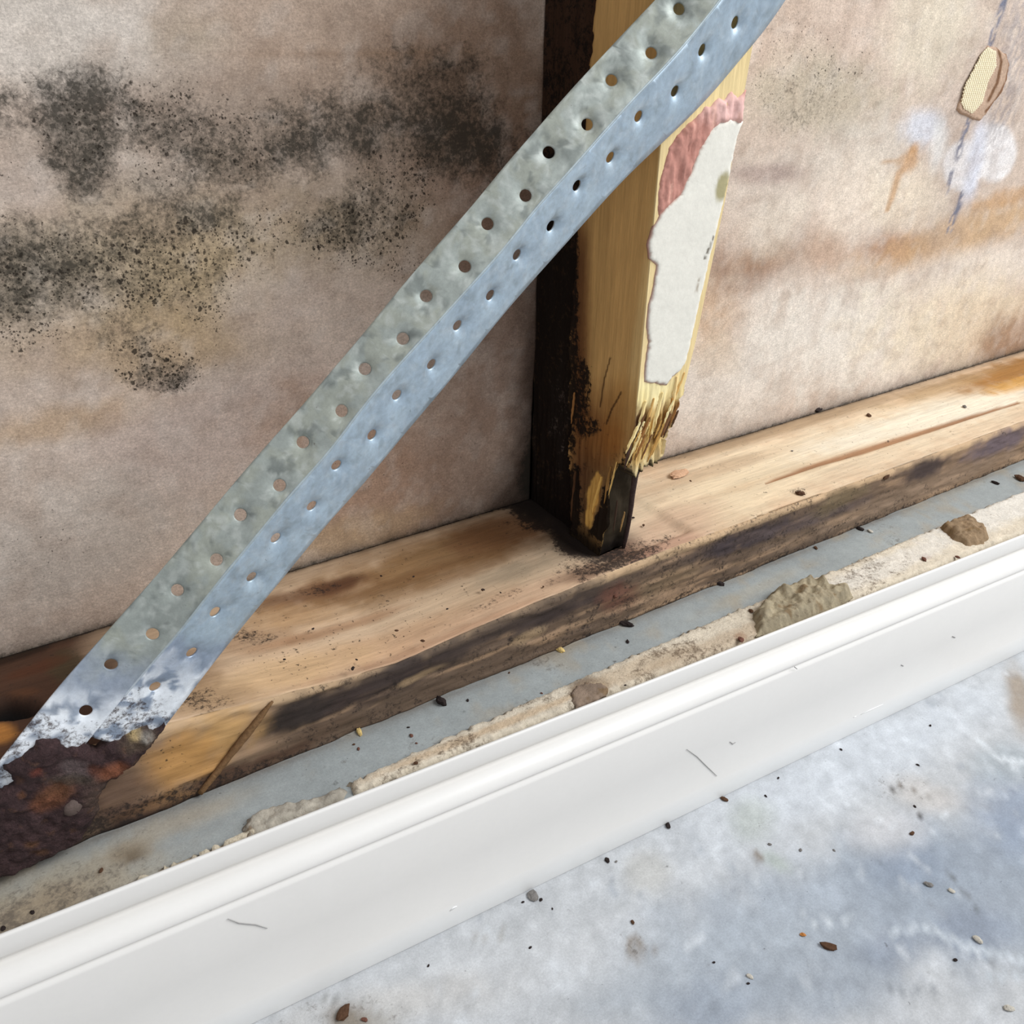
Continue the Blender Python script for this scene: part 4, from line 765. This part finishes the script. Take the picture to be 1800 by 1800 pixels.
for x, y, r, c in [(1302, 1126, 8, 'red'), (1624, 984, 6, 'red'), (1683, 980, 5, 'red'), (1099, 1205, 3, 'dark'), (1320, 1075, 6, 'brown'), (731, 1342, 5, 'brown')]:
    crumb(x, y, r, c, 2, -HP + .0042, f'small {CN[c]} crumb on the plaster strip', 'crumbs on the plaster strip')
o_ = crumb(1192, 836, 20, 'wood', 2, .001, 'pinkish wood chip lying flat on the plate right of the stud', None, 'wood_chip', asp=1.8, flat=.3, ang=.2, cat='wood chip')
crumb(1406, 869, 9, 'brown', 2, .003, 'brown crumb cluster near the plate front edge, below the long crack', None, asp=1.8)
crumb(1437, 722, 11, 'dark', 2, .0005, 'dark crumb in the seam between board and plate, right of the stud', None, asp=1.8)
crumb(1527, 731, 6, 'brown', 2, .0005, 'tiny brown crumb alone on the plate, right of the seam crumb', None)
for x, y, r, c in [(1274, 899, 3, 'red'), (1284, 914, 4, 'red'), (1299, 903, 3, 'red'), (1214, 846, 3, 'brown'), (1392, 793, 2.5, 'grey'), (1353, 841, 3, 'brown'), (1440, 860, 2.5, 'dark'), (1695, 716, 5, 'grey'), (849, 1037, 4, 'dark'), (727, 1014, 3, 'dark'), (697, 1109, 4, 'brown'), (848, 1038, 3, 'brown'), (786, 1071, 3, 'dark'), (620, 1176, 5, 'dark'), (627, 1160, 3, 'dark'), (743, 1127, 5, 'brown'),
                   (955, 1032, 3, 'brown'), (880, 1042, 2.5, 'dark'), (670, 1013, 3, 'dark'), (1113, 911, 4, 'dark'), (1131, 924, 4, 'brown'), (1218, 917, 2.5, 'dark'), (550, 1106, 3, 'dark'), (500, 1160, 3, 'dark')]:
    crumb(x, y, r, c, 2, .0012, f'tiny {CN[c]} crumb on the plate top', 'tiny crumbs on the plate top')
crumb(1082, 1048, 6, 'red', 1, .0004, 'reddish-brown nail hole crumb on the plate front face below the stud', None, asp=1.2)
crumb(1558, 839, 7, 'brown', 1, .0004, 'brown crumb on the plate front face near the right', None)
crumb(36, 1470, 9, 'brown', 2, -HP, 'brown crumb under the rusted brace end', None) if False else None
crumb(1456, 1666, 12, 'brown', 2, ZF, 'largest brown flake lying on the concrete floor', None, 'wood_flake', asp=2.2, ang=-.9, cat='wood flake')
crumb(1411, 1644, 5, 'orange', 2, ZF, 'small orange flake on the floor beside the larger brown flake', None, 'wood_flake', cat='wood flake')
crumb(1718, 1653, 8, 'pale', 2, ZF, 'cream crumb on the floor near the right edge beside a dark stain', None)
crumb(1672, 1567, 6, 'pale', 2, ZF, 'pale crumb on the blue-grey floor above the dark curved scratch', None)
crumb(1318, 1717, 6, 'pale', 2, ZF, 'small white crumb on the dark floor patch at the bottom', None)
crumb(1773, 1774, 8, 'pale', 2, ZF, 'white crumb in the bottom right corner of the floor', None)
crumb(1174, 1452, 7, 'dark', 2, ZF, 'dark elongated crumb on the floor against the skirting', None, asp=2)
crumb(1067, 1513, 6, 'dark', 2, ZF, 'round black crumb on the floor beside the skirting, right of the grey clump', None)
crumb(937, 1576, 13, 'grey', 2, ZF, 'grey dust clump on the floor at the foot of the skirting', None, asp=1.3, flat=.3)
crumb(1112, 1622, 5, 'brown', 2, ZF, 'small brown crumb on the floor above the brown ring stain', None)
crumb(1273, 1406, 7, 'brown', 2, ZF, 'brown crumb on the floor close to the skirting, above the greenish stain', None)
crumb(603, 1783, 16, 'brown', 2, ZF, 'large brown crumb on the floor at the bottom edge near the skirting', None)
for x, y, r, c in [(951, 1582, 4, 'dark'), (919, 1586, 3, 'dark'), (932, 1666, 3, 'dark'), (753, 1698, 3, 'dark'), (1478, 1318, 3, 'dark'), (1346, 1400, 3, 'dark'), (1368, 1368, 3, 'dark'), (1353, 1485, 4, 'grey'), (1407, 1495, 4, 'grey'), (1466, 1495, 3, 'grey'), (1608, 1418, 3, 'dark'), (1635, 1276, 3, 'dark'), (1679, 1688, 4, 'dark'), (1632, 1556, 7, 'grey'), (1603, 1466, 5, 'brown'), (1613, 1345, 3, 'dark'), (641, 1793, 6, 'red'), (1255, 1692, 3, 'dark'), (1315, 1729, 3, 'dark'), (971, 1598, 2.5, 'dark'), (1083, 1515, 3, 'grey')]:
    crumb(x, y, r, c, 2, ZF, f'tiny {CN[c]} crumb on the concrete floor', 'tiny crumbs on the floor')
for o in bpy.data.objects:
    if '_org' in o: del o['_org']

# crumbs that look alike are told apart by their order across the view
ORD = 'first second third fourth fifth sixth seventh eighth ninth tenth eleventh twelfth thirteenth fourteenth'.split()
NUM = 'zero one two three four five six seven eight nine ten eleven twelve thirteen fourteen'.split()
same = {}
for o in bpy.data.objects:
    if 'label' in o and 'group' in o: same.setdefault(o['label'], []).append(o)
for lab, os_ in same.items():
    if len(os_) < 2: continue
    def px(o): q = CAM_R.T @ (np.array(o.location) - CAM_C); return q[0] / q[2]
    os_.sort(key=px)
    for i, o in enumerate(os_): o['label'] = f'{lab}, {ORD[i]} from the left of {NUM[len(os_)]}'
